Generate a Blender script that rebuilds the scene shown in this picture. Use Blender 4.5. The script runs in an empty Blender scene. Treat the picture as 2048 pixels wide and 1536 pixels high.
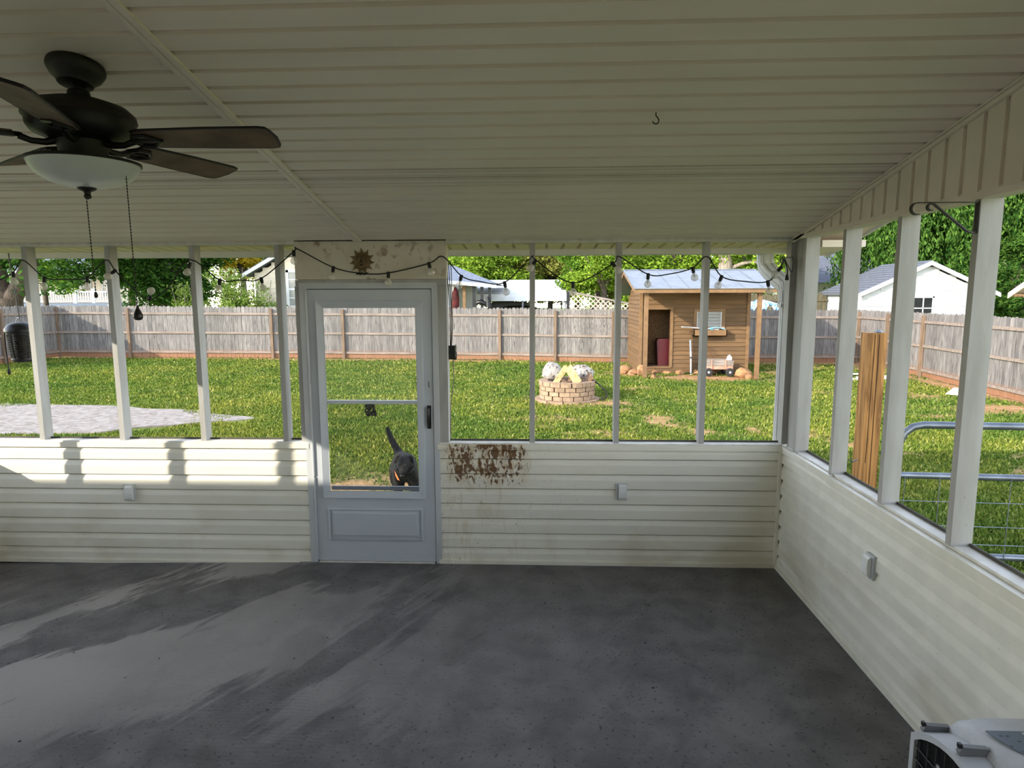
import bpy, math, random
import numpy as np
from mathutils import Vector, Matrix
random.seed(7); RNG = np.random.default_rng(11)
sc = bpy.context.scene
COL = sc.collection
R = math.radians

# ------------------------------------------------------------------ camera, sky, sun, exposure
YAW, PITCH, ROLL, HC = R(2.45), R(7.62), R(0.2), 1.98
fw = Vector((-math.sin(YAW)*math.cos(PITCH), math.cos(YAW)*math.cos(PITCH), -math.sin(PITCH)))
rt = Vector((math.cos(YAW), math.sin(YAW), 0)); dn = fw.cross(rt)
r2 = rt*math.cos(ROLL) + dn*math.sin(ROLL); d2 = -rt*math.sin(ROLL) + dn*math.cos(ROLL)
cam_d = bpy.data.cameras.new('camera'); cam = bpy.data.objects.new('camera', cam_d); COL.objects.link(cam)
cam_d.sensor_width = 36.0; cam_d.lens = 36.0*1300/2048; cam_d.clip_start = 0.05; cam_d.clip_end = 400
cam.matrix_world = Matrix(((r2.x, -d2.x, -fw.x, 0), (r2.y, -d2.y, -fw.y, 0), (r2.z, -d2.z, -fw.z, HC), (0, 0, 0, 1)))
sc.camera = cam

SUNV = Vector((1.0, 0.80, -0.50)).normalized()      # direction in which sunlight travels
world = bpy.data.worlds.new('sky'); sc.world = world; world.use_nodes = True
wn = world.node_tree; wn.nodes.clear()
sky = wn.nodes.new('ShaderNodeTexSky'); sky.sky_type = 'NISHITA'; sky.sun_disc = False
sky.sun_elevation = math.asin(-SUNV.z); sky.sun_rotation = math.atan2(-SUNV.x, -SUNV.y)
sky.air_density = 1.0; sky.dust_density = 0.0; sky.ozone_density = 1.0
hz = wn.nodes.new('ShaderNodeMix'); hz.data_type = 'RGBA'; hz.inputs[0].default_value = 0.58
bw = wn.nodes.new('ShaderNodeRGBToBW'); bg = wn.nodes.new('ShaderNodeBackground'); wo = wn.nodes.new('ShaderNodeOutputWorld')
wn.links.new(sky.outputs[0], bw.inputs[0]); wn.links.new(sky.outputs[0], hz.inputs[6]); wt = wn.nodes.new('ShaderNodeMix'); wt.data_type = 'RGBA'; wt.blend_type = 'MULTIPLY'; wt.inputs[0].default_value = 1.0; wt.inputs[7].default_value = (1.06, 1.0, .97, 1); wn.links.new(bw.outputs[0], wt.inputs[6]); wn.links.new(wt.outputs[2], hz.inputs[7])
wn.links.new(hz.outputs[2], bg.inputs[0]); bg.inputs[1].default_value = 0.56
wn.links.new(bg.outputs[0], wo.inputs[0])
sun_d = bpy.data.lights.new('sun', 'SUN'); sun_d.energy = 4.0; sun_d.angle = R(0.55); sun_d.color = (1.0, 0.91, 0.76)
sun = bpy.data.objects.new('sun', sun_d); COL.objects.link(sun); sun.rotation_euler = SUNV.to_track_quat('-Z', 'Y').to_euler(); sun.location = (-12, -10, 9)
sc.view_settings.view_transform = 'Standard'; sc.view_settings.look = 'None'; sc.view_settings.gamma = 1.0
sc.view_settings.use_curve_mapping = False; sc.view_settings.exposure = 0.88
sc.cycles.max_bounces = 10; sc.cycles.diffuse_bounces = 6; sc.cycles.transparent_max_bounces = 12

# ------------------------------------------------------------------ helpers
base = {}
def lin(c): return tuple(((x/255.)/12.92 if x/255. <= 0.04045 else ((x/255.+0.055)/1.055)**2.4) for x in c)
class MB:
    def __init__(s): s.v = []; s.f = []
    def add(s, vs, fs):
        o = len(s.v); s.v += [tuple(p) for p in vs]; s.f += [tuple(i+o for i in f) for f in fs]; return s
    def box(s, x0, x1, y0, y1, z0, z1):
        return s.add([(x0,y0,z0),(x1,y0,z0),(x1,y1,z0),(x0,y1,z0),(x0,y0,z1),(x1,y0,z1),(x1,y1,z1),(x0,y1,z1)],
                     [(3,2,1,0),(4,5,6,7),(0,1,5,4),(1,2,6,5),(2,3,7,6),(3,0,4,7)])
    def bar(s, p, q, w, h, up=(0,0,1)):
        p = Vector(p); q = Vector(q); d = (q-p).normalized(); u = Vector(up)
        a = d.cross(u)
        if a.length < 1e-4: a = d.cross(Vector((0,1,0)))
        a.normalize(); b = a.cross(d).normalized(); a *= w/2; b *= h/2
        return s.add([p-a-b,p+a-b,p+a+b,p-a+b,q-a-b,q+a-b,q+a+b,q-a+b],[(0,1,2,3),(7,6,5,4),(1,0,4,5),(2,1,5,6),(3,2,6,7),(0,3,7,4)])
    def tube(s, pts, r, n=8, closed=False):
        pts = [Vector(p) for p in pts]; m = len(pts); rs = r if isinstance(r, (list, tuple)) else [r]*m
        t0 = (pts[1]-pts[0]).normalized(); nrm = t0.orthogonal().normalized(); rings = []
        for i, p in enumerate(pts):
            if closed: t = pts[(i+1) % m]-pts[i-1]
            else: t = pts[min(i+1, m-1)]-pts[max(i-1, 0)]
            if t.length < 1e-9: t = t0.copy()
            t.normalize(); nrm = nrm - t*nrm.dot(t)
            nrm = nrm.normalized() if nrm.length > 1e-6 else t.orthogonal().normalized()
            b = t.cross(nrm); rings.append([p+(nrm*math.cos(2*math.pi*k/n)+b*math.sin(2*math.pi*k/n))*rs[i] for k in range(n)])
        vs = [v for rg in rings for v in rg]; fs = []
        for i in range(m if closed else m-1):
            a = i*n; c = ((i+1) % m)*n
            for k in range(n): fs.append((a+k, a+(k+1) % n, c+(k+1) % n, c+k))
        if not closed: fs += [tuple(range(n-1, -1, -1)), tuple(range((m-1)*n, m*n))]
        return s.add(vs, fs)
    def lathe(s, prof, c, n=24, M=None):
        c = Vector(c); vs = []
        for r, z in prof:
            for k in range(n):
                p = Vector((r*math.cos(2*math.pi*k/n), r*math.sin(2*math.pi*k/n), z))
                vs.append(c + (M @ p if M else p))
        m = len(prof); fs = [(i*n+k, i*n+(k+1) % n, (i+1)*n+(k+1) % n, (i+1)*n+k) for i in range(m-1) for k in range(n)]
        fs += [tuple(range(n-1, -1, -1)), tuple(range((m-1)*n, m*n))]
        return s.add(vs, fs)
    def prism(s, poly, a, b):
        """poly: list of 3d points; extruded from offset a to offset b (vectors)"""
        n = len(poly); a = Vector(a); b = Vector(b)
        return s.add([Vector(p)+a for p in poly]+[Vector(p)+b for p in poly],
                     [tuple(range(n-1, -1, -1)), tuple(range(n, 2*n))]+[(i, (i+1) % n, n+(i+1) % n, n+i) for i in range(n)])
    def ball(s, c, r, n=12, m=8, jit=0.0, rnd=None):
        c = Vector(c); rx, ry, rz = r if isinstance(r, (tuple, list)) else (r, r, r); vs = []
        for i in range(m+1):
            th = math.pi*i/m
            for k in range(n):
                ph = 2*math.pi*k/n; j = 1+(rnd.uniform(-jit, jit) if rnd and 0 < i < m else 0)
                vs.append(c+Vector((rx*math.sin(th)*math.cos(ph)*j, ry*math.sin(th)*math.sin(ph)*j, rz*math.cos(th)*(j if 0 < i < m else 1))))
        return s.add(vs, [(i*n+k, (i+1)*n+k, (i+1)*n+(k+1) % n, i*n+(k+1) % n) for i in range(m) for k in range(n)])
    def mesh(s, name, mat, smooth=None, off=Vector((0,0,0))):
        me = bpy.data.meshes.new(name); me.from_pydata([tuple(Vector(p)-off) for p in s.v], [], s.f); me.validate()
        if mat: me.materials.append(mat)
        if smooth is not None:
            me.polygons.foreach_set('use_smooth', [True]*len(me.polygons)); me.set_sharp_from_angle(angle=R(smooth))
        return me
    def build(s, name, mat, parent=None, smooth=None):
        if parent is not None: off = base[parent]
        else:
            a = np.array(s.v); off = Vector((float((a[:,0].min()+a[:,0].max())/2), float((a[:,1].min()+a[:,1].max())/2), float(a[:,2].min())))
        o = bpy.data.objects.new(name, s.mesh(name, mat, smooth, off)); COL.objects.link(o)
        if parent is not None: o.parent = parent
        else: o.location = off
        base[o] = off; return o
def empty(name, loc):
    o = bpy.data.objects.new(name, None); COL.objects.link(o); o.location = loc; o.empty_display_size = 0.1; base[o] = Vector(loc); return o
def tag(o, label=None, cat=None, group=None, kind=None):
    if label: o['label'] = label
    if cat: o['category'] = cat
    if group: o['group'] = group
    if kind: o['kind'] = kind
    return o
def thing(name, label, cat, loc, group=None): return tag(empty(name, loc), label, cat, group)
def struct(name, loc): return tag(empty(name, loc), kind='structure')
def inst(name, me, parent, loc, rz=0.0, scale=None, rot=None):
    o = bpy.data.objects.new(name, me); COL.objects.link(o); o.parent = parent
    o.location = Vector(loc)-base[parent]; o.rotation_euler = rot or (0, 0, rz)
    if scale: o.scale = scale
    base[o] = base[parent]; return o
def np_mesh(name, V, F, mat, smooth=False):
    """V (n,3), F (m,k) arrays"""
    me = bpy.data.meshes.new(name); k = F.shape[1]
    me.vertices.add(len(V)); me.vertices.foreach_set('co', np.ascontiguousarray(V, dtype=np.float32).ravel())
    me.loops.add(F.size); me.loops.foreach_set('vertex_index', np.ascontiguousarray(F, dtype=np.int32).ravel())
    me.polygons.add(len(F)); me.polygons.foreach_set('loop_start', np.arange(0, F.size, k, dtype=np.int32))
    if smooth: me.polygons.foreach_set('use_smooth', np.ones(len(F), dtype=bool))
    me.update(calc_edges=True); me.materials.append(mat); return me

# ------------------------------------------------------------------ materials
def nodes(name):
    m = bpy.data.materials.new(name); m.use_nodes = True; nt = m.node_tree; b = nt.nodes['Principled BSDF']; return m, nt, b
def mat(name, c1, c2=None, rough=0.6, metal=0.0, scale=4.0, stretch=(1,1,1), detail=4.0, lo=0.35, hi=0.65, bump=0.0, bscale=None,
        spec=0.4, objvar=0.0, c3=None, s3=30.0, t3=0.62, distort=0.0):
    m, nt, b = nodes(name); N = nt.nodes.new; L = nt.links.new
    b.inputs['Roughness'].default_value = rough; b.inputs['Metallic'].default_value = metal; b.inputs['Specular IOR Level'].default_value = spec
    c1 = lin(c1); c2 = lin(c2) if c2 else c1
    tc = N('ShaderNodeTexCoord'); mp = N('ShaderNodeMapping'); mp.inputs['Scale'].default_value = stretch; L(tc.outputs['Object'], mp.inputs['Vector'])
    vec = mp.outputs[0]
    oi = None
    if objvar:
        oi = N('ShaderNodeObjectInfo'); ad = N('ShaderNodeVectorMath'); ad.operation = 'MULTIPLY_ADD'
        ml = N('ShaderNodeMath'); ml.operation = 'MULTIPLY'; ml.inputs[1].default_value = 37.0; L(oi.outputs['Random'], ml.inputs[0])
        cb = N('ShaderNodeCombineXYZ'); L(ml.outputs[0], cb.inputs[0]); L(ml.outputs[0], cb.inputs[1])
        ad.inputs[1].default_value = (1,1,1); L(vec, ad.inputs[0]); L(cb.outputs[0], ad.inputs[2]); vec = ad.outputs[0]
    nz = N('ShaderNodeTexNoise'); nz.inputs['Scale'].default_value = scale; nz.inputs['Detail'].default_value = detail; nz.inputs['Distortion'].default_value = distort; L(vec, nz.inputs['Vector'])
    mr = N('ShaderNodeMapRange'); mr.inputs[1].default_value = lo; mr.inputs[2].default_value = hi; L(nz.outputs[0], mr.inputs[0])
    mx = N('ShaderNodeMix'); mx.data_type = 'RGBA'; mx.inputs[6].default_value = (*c1, 1); mx.inputs[7].default_value = (*c2, 1); L(mr.outputs[0], mx.inputs[0])
    out = mx.outputs[2]
    if c3:
        n3 = N('ShaderNodeTexNoise'); n3.inputs['Scale'].default_value = s3; n3.inputs['Detail'].default_value = 3; L(vec, n3.inputs['Vector'])
        m3 = N('ShaderNodeMapRange'); m3.inputs[1].default_value = t3; m3.inputs[2].default_value = t3+0.06; L(n3.outputs[0], m3.inputs[0])
        x3 = N('ShaderNodeMix'); x3.data_type = 'RGBA'; x3.inputs[7].default_value = (*lin(c3), 1); L(m3.outputs[0], x3.inputs[0]); L(out, x3.inputs[6]); out = x3.outputs[2]
    if objvar:
        hs = N('ShaderNodeHueSaturation'); vr = N('ShaderNodeMapRange'); vr.inputs[3].default_value = 1-objvar; vr.inputs[4].default_value = 1+objvar
        L(oi.outputs['Random'], vr.inputs[0]); L(vr.outputs[0], hs.inputs['Value']); L(out, hs.inputs['Color']); out = hs.outputs[0]
    L(out, b.inputs['Base Color'])
    if bump:
        nb = N('ShaderNodeTexNoise'); nb.inputs['Scale'].default_value = bscale or scale*6; nb.inputs['Detail'].default_value = 5; L(vec, nb.inputs['Vector'])
        bp = N('ShaderNodeBump'); bp.inputs['Strength'].default_value = bump; bp.inputs['Distance'].default_value = 0.01; L(nb.outputs[0], bp.inputs['Height']); L(bp.outputs[0], b.inputs['Normal'])
    m['out'] = 0
    return m
def leafmat(name, c1, c2, c3=None):
    m, nt, b = nodes(name); N = nt.nodes.new; L = nt.links.new
    g = N('ShaderNodeNewGeometry'); cr = N('ShaderNodeValToRGB'); L(g.outputs['Random Per Island'], cr.inputs[0])
    cr.color_ramp.elements[0].color = (*lin(c1), 1); cr.color_ramp.elements[1].color = (*lin(c2), 1)
    if c3: e = cr.color_ramp.elements.new(0.9); e.color = (*lin(c2), 1); cr.color_ramp.elements[-1].color = (*lin(c3), 1)
    d = N('ShaderNodeBsdfDiffuse'); t = N('ShaderNodeBsdfTranslucent'); mx = N('ShaderNodeMixShader'); mx.inputs[0].default_value = 0.3
    L(cr.outputs[0], d.inputs[0]); L(cr.outputs[0], t.inputs[0]); L(d.outputs[0], mx.inputs[1]); L(t.outputs[0], mx.inputs[2])
    L(mx.outputs[0], nt.nodes['Material Output'].inputs[0]); nt.nodes.remove(b); return m
def glassmat(name, alpha, col, rough=0.03, tint=(1,1,1)):
    m, nt, b = nodes(name); N = nt.nodes.new; L = nt.links.new
    tr = N('ShaderNodeBsdfTransparent'); tr.inputs[0].default_value = (*tint, 1); mx = N('ShaderNodeMixShader'); mx.inputs[0].default_value = alpha
    b.inputs['Base Color'].default_value = (*lin(col), 1); b.inputs['Roughness'].default_value = rough
    L(tr.outputs[0], mx.inputs[1]); L(b.outputs[0], mx.inputs[2]); L(mx.outputs[0], nt.nodes['Material Output'].inputs[0]); return m
def overlay(m, c, fn):
    """mix a stain colour over a material's base colour; fn(nt, tc) returns a factor socket"""
    nt = m.node_tree; N = nt.nodes.new; L = nt.links.new; b = nt.nodes['Principled BSDF']; src = b.inputs['Base Color'].links[0].from_socket
    tc = N('ShaderNodeTexCoord'); fac = fn(nt, tc); x = N('ShaderNodeMix'); x.data_type = 'RGBA'; x.inputs[7].default_value = (*lin(c), 1)
    L(src, x.inputs[6]); L(fac, x.inputs[0]); L(x.outputs[2], b.inputs['Base Color']); return m
def mth(nt, op, a, b=None, clamp=False):
    n = nt.nodes.new('ShaderNodeMath'); n.operation = op; n.use_clamp = clamp
    for i, v in enumerate((a, b)):
        if v is None: continue
        if isinstance(v, (int, float)): n.inputs[i].default_value = v
        else: nt.links.new(v, n.inputs[i])
    return n.outputs[0]
def rng_(nt, v, a, b):
    n = nt.nodes.new('ShaderNodeMapRange'); n.interpolation_type = 'SMOOTHSTEP'; n.inputs[1].default_value = a; n.inputs[2].default_value = b; nt.links.new(v, n.inputs[0]); return n.outputs[0]
def noise_(nt, vec, scale, detail=4, stretch=(1,1,1), distort=0.0):
    mp = nt.nodes.new('ShaderNodeMapping'); mp.inputs['Scale'].default_value = stretch; nt.links.new(vec, mp.inputs[0])
    n = nt.nodes.new('ShaderNodeTexNoise'); n.inputs['Scale'].default_value = scale; n.inputs['Detail'].default_value = detail; n.inputs['Distortion'].default_value = distort
    nt.links.new(mp.outputs[0], n.inputs['Vector']); return n.outputs[0]

vinyl = mat('vinyl', (232,228,214), (224,221,208), rough=0.45, scale=3, stretch=(.3,3,3), bump=0.04, bscale=120, c3=(150,140,120), s3=14, t3=0.74)
vinyl_soffit = mat('vinyl_soffit', (232,221,209), (224,213,201), rough=0.5, scale=2.5, stretch=(.4,2,2), bump=0.05, bscale=140)
post_paint = mat('post_paint', (173,172,169), (158,156,151), rough=0.6, scale=5, stretch=(3,3,.5), bump=0.08, bscale=60, c3=(102,95,82), s3=40, t3=0.74)
white_wood = mat('white_painted_wood', (222,219,212), (206,202,192), rough=0.55, scale=5, stretch=(3,3,.5), bump=0.08, bscale=60, c3=(120,110,92), s3=34, t3=0.76)
panel_mat = mat('door_header_paint', (212,206,190), (198,190,172), rough=0.6, scale=4, bump=0.05, bscale=60, c3=(112,88,70), s3=26, t3=0.70)
def _pstain(nt, tc):
    s = noise_(nt, tc.outputs['Object'], 15, 8, distort=.25); big = noise_(nt, tc.outputs['Object'], 3.1, 2)
    return mth(nt, 'MULTIPLY', mth(nt, 'MULTIPLY', rng_(nt, s, .5, .68), rng_(nt, big, .46, .62)), .75)
overlay(panel_mat, (120,84,64), _pstain)
door_mat = mat('storm_door_enamel', (194,199,206), (187,192,199), rough=0.35, scale=2, c3=(90,92,96), s3=44, t3=0.80)
casing_mat = mat('casing_aluminium', (196,199,202), (184,187,190), rough=0.38, scale=3)
black_metal = mat('black_metal', (14,14,15), (22,21,20), rough=0.4, scale=8, spec=.5)
bronze = mat('dark_bronze', (17,14,12), (24,20,17), rough=0.5, metal=.0, scale=8)
blade_mat = mat('weathered_blade', (112,92,72), (84,66,50), rough=0.7, scale=7, stretch=(1,1,1), detail=6)
frost = mat('frosted_glass', (206,210,208), (196,200,200), rough=0.3, scale=3)
cable_mat = mat('black_rubber_cable', (18,18,18), (26,26,25), rough=0.6)
bulb_mat = glassmat('clear_bulb_glass', 0.46, (226,222,210), 0.05)
filament = mat('bulb_base', (150,140,120), rough=.4, metal=.5)
sunmetal = mat('rusty_gold_metal', (122,100,62), (84,66,42), rough=0.6, metal=.0, scale=28, bump=.3)
sun_dark = mat('sun_relief', (30,23,17), (44,35,26), rough=0.6, scale=40)
outlet_mat = mat('outlet_plastic', (228,228,224), (214,214,210), rough=.35)
concrete = mat('painted_concrete', (120,117,115), (90,88,87), rough=0.7, scale=4.5, detail=12, lo=.30, hi=.70, distort=.3, bump=.5, bscale=46, spec=.2, c3=(74,73,72), s3=55, t3=.62)
def rot_(nt, vec, deg):
    n = nt.nodes.new('ShaderNodeMapping'); n.inputs['Rotation'].default_value = (0, 0, R(deg)); nt.links.new(vec, n.inputs[0]); return n.outputs[0]
def _streak_bounce(nt, tc):
    v = rot_(nt, tc.outputs['Object'], 32); a = noise_(nt, v, 1.0, 12, (1.5, .5, 1), .5); b_ = noise_(nt, tc.outputs['Object'], .5, 2); c_ = noise_(nt, v, 24, 4, (1, .16, 1))
    s_ = xyz(nt, tc); left_bounce = mth(nt, 'SUBTRACT', 1.0, rng_(nt, s_[0], -1.6, 1.4))
    return mth(nt, 'MULTIPLY', mth(nt, 'MULTIPLY', rng_(nt, mth(nt, 'ADD', a, mth(nt, 'MULTIPLY', c_, .14)), .565, .61), rng_(nt, b_, .34, .60)), mth(nt, 'ADD', mth(nt, 'MULTIPLY', left_bounce, .85), .12))  # pale streaks strengthen to the left, painting in the bounced light there
def xyz(nt, tc):
    s = nt.nodes.new('ShaderNodeSeparateXYZ'); nt.links.new(tc.outputs['Object'], s.inputs[0]); return s.outputs
overlay(concrete, (160,156,151), _streak_bounce)
def _dust(nt, tc):
    a = noise_(nt, tc.outputs['Object'], 3, 9, (1.2, .7, 1), .6); b_ = noise_(nt, tc.outputs['Object'], .8, 2)
    return mth(nt, 'MULTIPLY', mth(nt, 'MULTIPLY', rng_(nt, a, .5, .72), rng_(nt, b_, .45, .6)), .3)
overlay(concrete, (78,72,64), _dust)
def _swirl(nt, tc):
    n = nt.nodes.new('ShaderNodeTexWave'); n.wave_type = 'RINGS'; n.inputs['Scale'].default_value = 14; n.inputs['Distortion'].default_value = 6; n.inputs['Detail'].default_value = 3; n.inputs['Detail Scale'].default_value = .6
    nt.links.new(tc.outputs['Object'], n.inputs[0]); b_ = noise_(nt, tc.outputs['Object'], 1.3, 3)
    return mth(nt, 'MULTIPLY', mth(nt, 'MULTIPLY', rng_(nt, n.outputs['Fac'], .55, .85), rng_(nt, b_, .56, .68)), .18)
overlay(concrete, (74,75,77), _swirl)
def _specks(nt, tc):
    v = nt.nodes.new('ShaderNodeTexVoronoi'); v.inputs['Scale'].default_value = 7; v.inputs['Randomness'].default_value = 1.0; nt.links.new(tc.outputs['Object'], v.inputs[0])
    d = noise_(nt, tc.outputs['Object'], 70, 2)
    return mth(nt, 'MULTIPLY', mth(nt, 'SUBTRACT', 1.0, rng_(nt, v.outputs['Distance'], .04, .075)), rng_(nt, d, .45, .55))
overlay(concrete, (30,30,30), _specks)

def dirty_vinyl(name, fn_list):
    m = mat(name, (232,228,214), (224,221,208), rough=0.45, scale=3, stretch=(.3,3,3), bump=0.04, bscale=120)
    for c, fn in fn_list: overlay(m, c, fn)
    return m
def xyz(nt, tc):
    s = nt.nodes.new('ShaderNodeSeparateXYZ'); nt.links.new(tc.outputs['Object'], s.inputs[0]); return s.outputs
# right-hand siding: mud splashed by the dog next to the door (object space = wall origin)
def _mudmask(nt, tc):
    s = xyz(nt, tc)
    wx = mth(nt, 'MULTIPLY', rng_(nt, s[0], -.75, -.58), mth(nt, 'SUBTRACT', 1.0, rng_(nt, s[0], -.20, -.03)))
    wz = rng_(nt, s[2], .52, .74); n2 = noise_(nt, tc.outputs['Object'], 5.5, 3, (1,1,1.3), .4)
    return mth(nt, 'MULTIPLY', mth(nt, 'MULTIPLY', wx, wz), rng_(nt, n2, .20, .60))
def _mud(nt, tc):
    m = _mudmask(nt, tc); n1 = noise_(nt, tc.outputs['Object'], 34, 6, (1.2,1,.6), .8)
    f = mth(nt, 'ADD', n1, mth(nt, 'MULTIPLY', m, .24))
    return mth(nt, 'MULTIPLY', rng_(nt, f, .63, .73), mth(nt, 'MINIMUM', mth(nt, 'MULTIPLY', m, 2.2), .95))
def _mudtan(nt, tc):
    m = _mudmask(nt, tc); n1 = noise_(nt, tc.outputs['Object'], 11, 6, (1.5,1,.5), 1.0)
    return mth(nt, 'MULTIPLY', rng_(nt, n1, .36, .60), mth(nt, 'MULTIPLY', m, .75))
def _smear(nt, tc):
    s = xyz(nt, tc); wx = mth(nt, 'SUBTRACT', 1.0, rng_(nt, s[0], -.1, .2))
    n1 = noise_(nt, tc.outputs['Object'], 6, 5, (2.2,1,.7), 1.5)
    return mth(nt, 'MULTIPLY', mth(nt, 'MULTIPLY', rng_(nt, n1, .52, .72), wx), .30)
def _flecks(nt, tc):
    s = xyz(nt, tc); wx = mth(nt, 'SUBTRACT', 1.0, rng_(nt, s[0], -.2, .6))
    n1 = noise_(nt, tc.outputs['Object'], 75, 2); n2 = noise_(nt, tc.outputs['Object'], 5, 2)
    return mth(nt, 'MULTIPLY', mth(nt, 'MULTIPLY', rng_(nt, n1, .68, .72), rng_(nt, n2, .42, .6)), mth(nt, 'ADD', mth(nt, 'MULTIPLY', wx, .7), .12))
def _grime(nt, tc):
    n1 = noise_(nt, tc.outputs['Object'], 2.2, 6, (1,1,1.6), .6); s = xyz(nt, tc); low = mth(nt, 'SUBTRACT', 1.0, rng_(nt, s[2], .05, .6))
    return mth(nt, 'MULTIPLY', mth(nt, 'MULTIPLY', rng_(nt, n1, .45, .7), mth(nt, 'ADD', mth(nt, 'MULTIPLY', low, .8), .25)), .35)
vinyl_mud = dirty_vinyl('vinyl_muddy', [((176,160,128), _grime), ((186,158,112), _smear), ((182,150,100), _mudtan), ((98,66,34), _mud), ((52,38,26), _flecks)])
vinyl_wall = dirty_vinyl('vinyl_worn', [((180,166,136), _grime)])
def _spk2(nt, tc):
    n1 = noise_(nt, tc.outputs['Object'], 60, 2); return mth(nt, 'MULTIPLY', rng_(nt, n1, .74, .78), .6)
overlay(vinyl_wall, (50,42,34), _spk2)
perf = mat('vinyl_perforated', (226,215,204), (218,207,196), rough=0.55, scale=3)
def _holes(nt, tc):
    v = nt.nodes.new('ShaderNodeTexVoronoi'); v.inputs['Scale'].default_value = 105; v.inputs['Randomness'].default_value = 0.0; nt.links.new(tc.outputs['Object'], v.inputs[0])
    return mth(nt, 'MULTIPLY', mth(nt, 'SUBTRACT', 1.0, rng_(nt, v.outputs['Distance'], .22, .32)), .8)
overlay(perf, (30,28,24), _holes)

fence_wood = mat('weathered_cedar', (132,126,121), (98,94,92), rough=0.85, scale=9, stretch=(3,3,.35), detail=7, bump=.3, bscale=30, objvar=.22, c3=(66,60,55), s3=8, t3=.64)
def _clay(nt, tc):
    s = xyz(nt, tc); n = noise_(nt, tc.outputs['Object'], 6, 4)
    return mth(nt, 'MULTIPLY', mth(nt, 'SUBTRACT', 1.0, rng_(nt, mth(nt, 'ADD', s[2], mth(nt, 'MULTIPLY', n, .3)), .26, .50)), .8)
overlay(fence_wood, (144,97,63), _clay)
rail_wood = mat('fence_rail_wood', (147,132,120), (120,107,96), rough=.85, scale=5, stretch=(.4,3,3), detail=6, bump=.25)
post_wood = mat('fence_post_wood', (128,106,86), (104,86,70), rough=.85, scale=6, stretch=(3,3,.4), detail=6, bump=.25, objvar=.08)
gate_wood = mat('new_treated_pine', (183,132,74), (125,86,44), rough=.75, scale=3.2, stretch=(5,5,.35), detail=8, distort=1.5, lo=.4, hi=.6, bump=.2)
shed_paint = mat('brown_shed_paint', (111,84,54), (94,71,46), rough=.75, scale=3, stretch=(.5,3,3), detail=6, bump=.2, bscale=30, objvar=.10, c3=(198,177,151), s3=13, t3=.76)
shed_trim = mat('brown_trim_paint', (128,98,66), (112,85,58), rough=.75, scale=6, bump=.15, c3=(209,190,160), s3=16, t3=.74)
shed_dark = mat('shed_inside_board', (122,92,60), (86,62,40), rough=.9, scale=22, detail=6)
galv = mat('galvanised_sheet', (132,137,145), (118,124,132), rough=.42, metal=.35, scale=4, bump=.06)
galv_tube = mat('galvanised_tube', (128,136,146), (104,110,120), rough=.35, metal=.7, scale=7)
brick_m = mat('tan_brick', (165,139,113), (137,114,93), rough=.9, scale=9, bump=.4, bscale=40, objvar=.10)
boulder_m = mat('white_quartz', (176,169,161), (131,123,113), rough=.85, scale=9, detail=8, bump=.6, bscale=16, c3=(77,67,58), s3=17, t3=.56)
rock_m = mat('clay_rock', (174,130,88), (121,88,63), rough=.9, scale=6, bump=.5, bscale=14, objvar=.15)
log_m = mat('split_log', (213,176,121), (167,130,86), rough=.85, scale=7, stretch=(2,2,.5), bump=.3, c3=(107,84,63), s3=26, t3=.60)
bark_log = mat('log_bark', (140,112,84), (84,66,52), rough=.9, scale=16, bump=.6)
bark = mat('tree_bark', (92,80,70), (58,50,44), rough=.95, scale=7, stretch=(3,3,.6), bump=.8, bscale=12)
bark_pale = mat('pale_tree_bark', (150,138,122), (104,94,82), rough=.95, scale=6, stretch=(2,2,.7), bump=.7, bscale=10)
dark_red = mat('red_plastic', (76,12,20), (67,10,18), rough=.45)
white_plastic = mat('white_plastic', (198,200,202), (186,188,190), rough=.4)
crate_m = mat('grey_plastic_shell', (196,197,202), (188,189,195), rough=.45, scale=14, bump=.12, bscale=90)
crate_grey = mat('slate_plastic', (112,122,134), (104,114,126), rough=.5)
crate_clip = mat('grey_clip_plastic', (126,128,132), (116,118,122), rough=.4)
siding_beige = mat('beige_lap_siding', (216,203,182), (204,191,171), rough=.7, scale=3)
siding_white = mat('white_block_paint', (196,196,194), (184,184,182), rough=.7, scale=3, c3=(180,180,177), s3=5, t3=.66)
siding_cream = mat('cream_siding', (230,216,195), (218,204,186), rough=.7)
shingle_m = mat('grey_shingle', (111,115,125), (77,80,90), rough=.9, scale=7, stretch=(1,5,5), detail=6, bump=.3)
white_trim = mat('white_trim_paint', (212,212,212), (202,202,202), rough=.55)
roof_metal = mat('blue_grey_metal_roof', (121,128,142), (102,109,123), rough=.5, metal=.2, scale=3, stretch=(4,.5,1))
carport_m = mat('white_carport_metal', (220,220,222), (206,206,209), rough=.55, scale=4)
dark_glass = mat('dark_window_glass', (20,24,28), (34,38,42), rough=.08, spec=.6)
tire = mat('tyre_rubber', (34,33,32), (48,46,44), rough=.8)
rust_pink = mat('faded_red_metal', (196,146,124), (174,122,100), rough=.7, scale=9)
grey_wood = mat('grey_weathered_board', (150,140,130), (120,110,102), rough=.9, scale=8, stretch=(.4,3,3), bump=.2)
lattice_m = mat('lattice_wood', (206,190,162), (190,172,146), rough=.8)
drk_fence = mat('dark_mossy_boards', (96,88,66), (72,66,50), rough=.9, scale=6, stretch=(3,3,.4))
tarp_b = mat('blue_white_tarp', (206,220,238), (84,134,206), rough=.6, scale=7, detail=6, lo=.45, hi=.55, distort=1.5)
fur = mat('brindle_fur', (13,12,11), (58,51,45), rough=.85, scale=26, stretch=(1.5,1.5,.7), detail=8, lo=.48, hi=.72, bump=.9, bscale=55)
orange = mat('orange_collar', (236,120,60), rough=.6)
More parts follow.
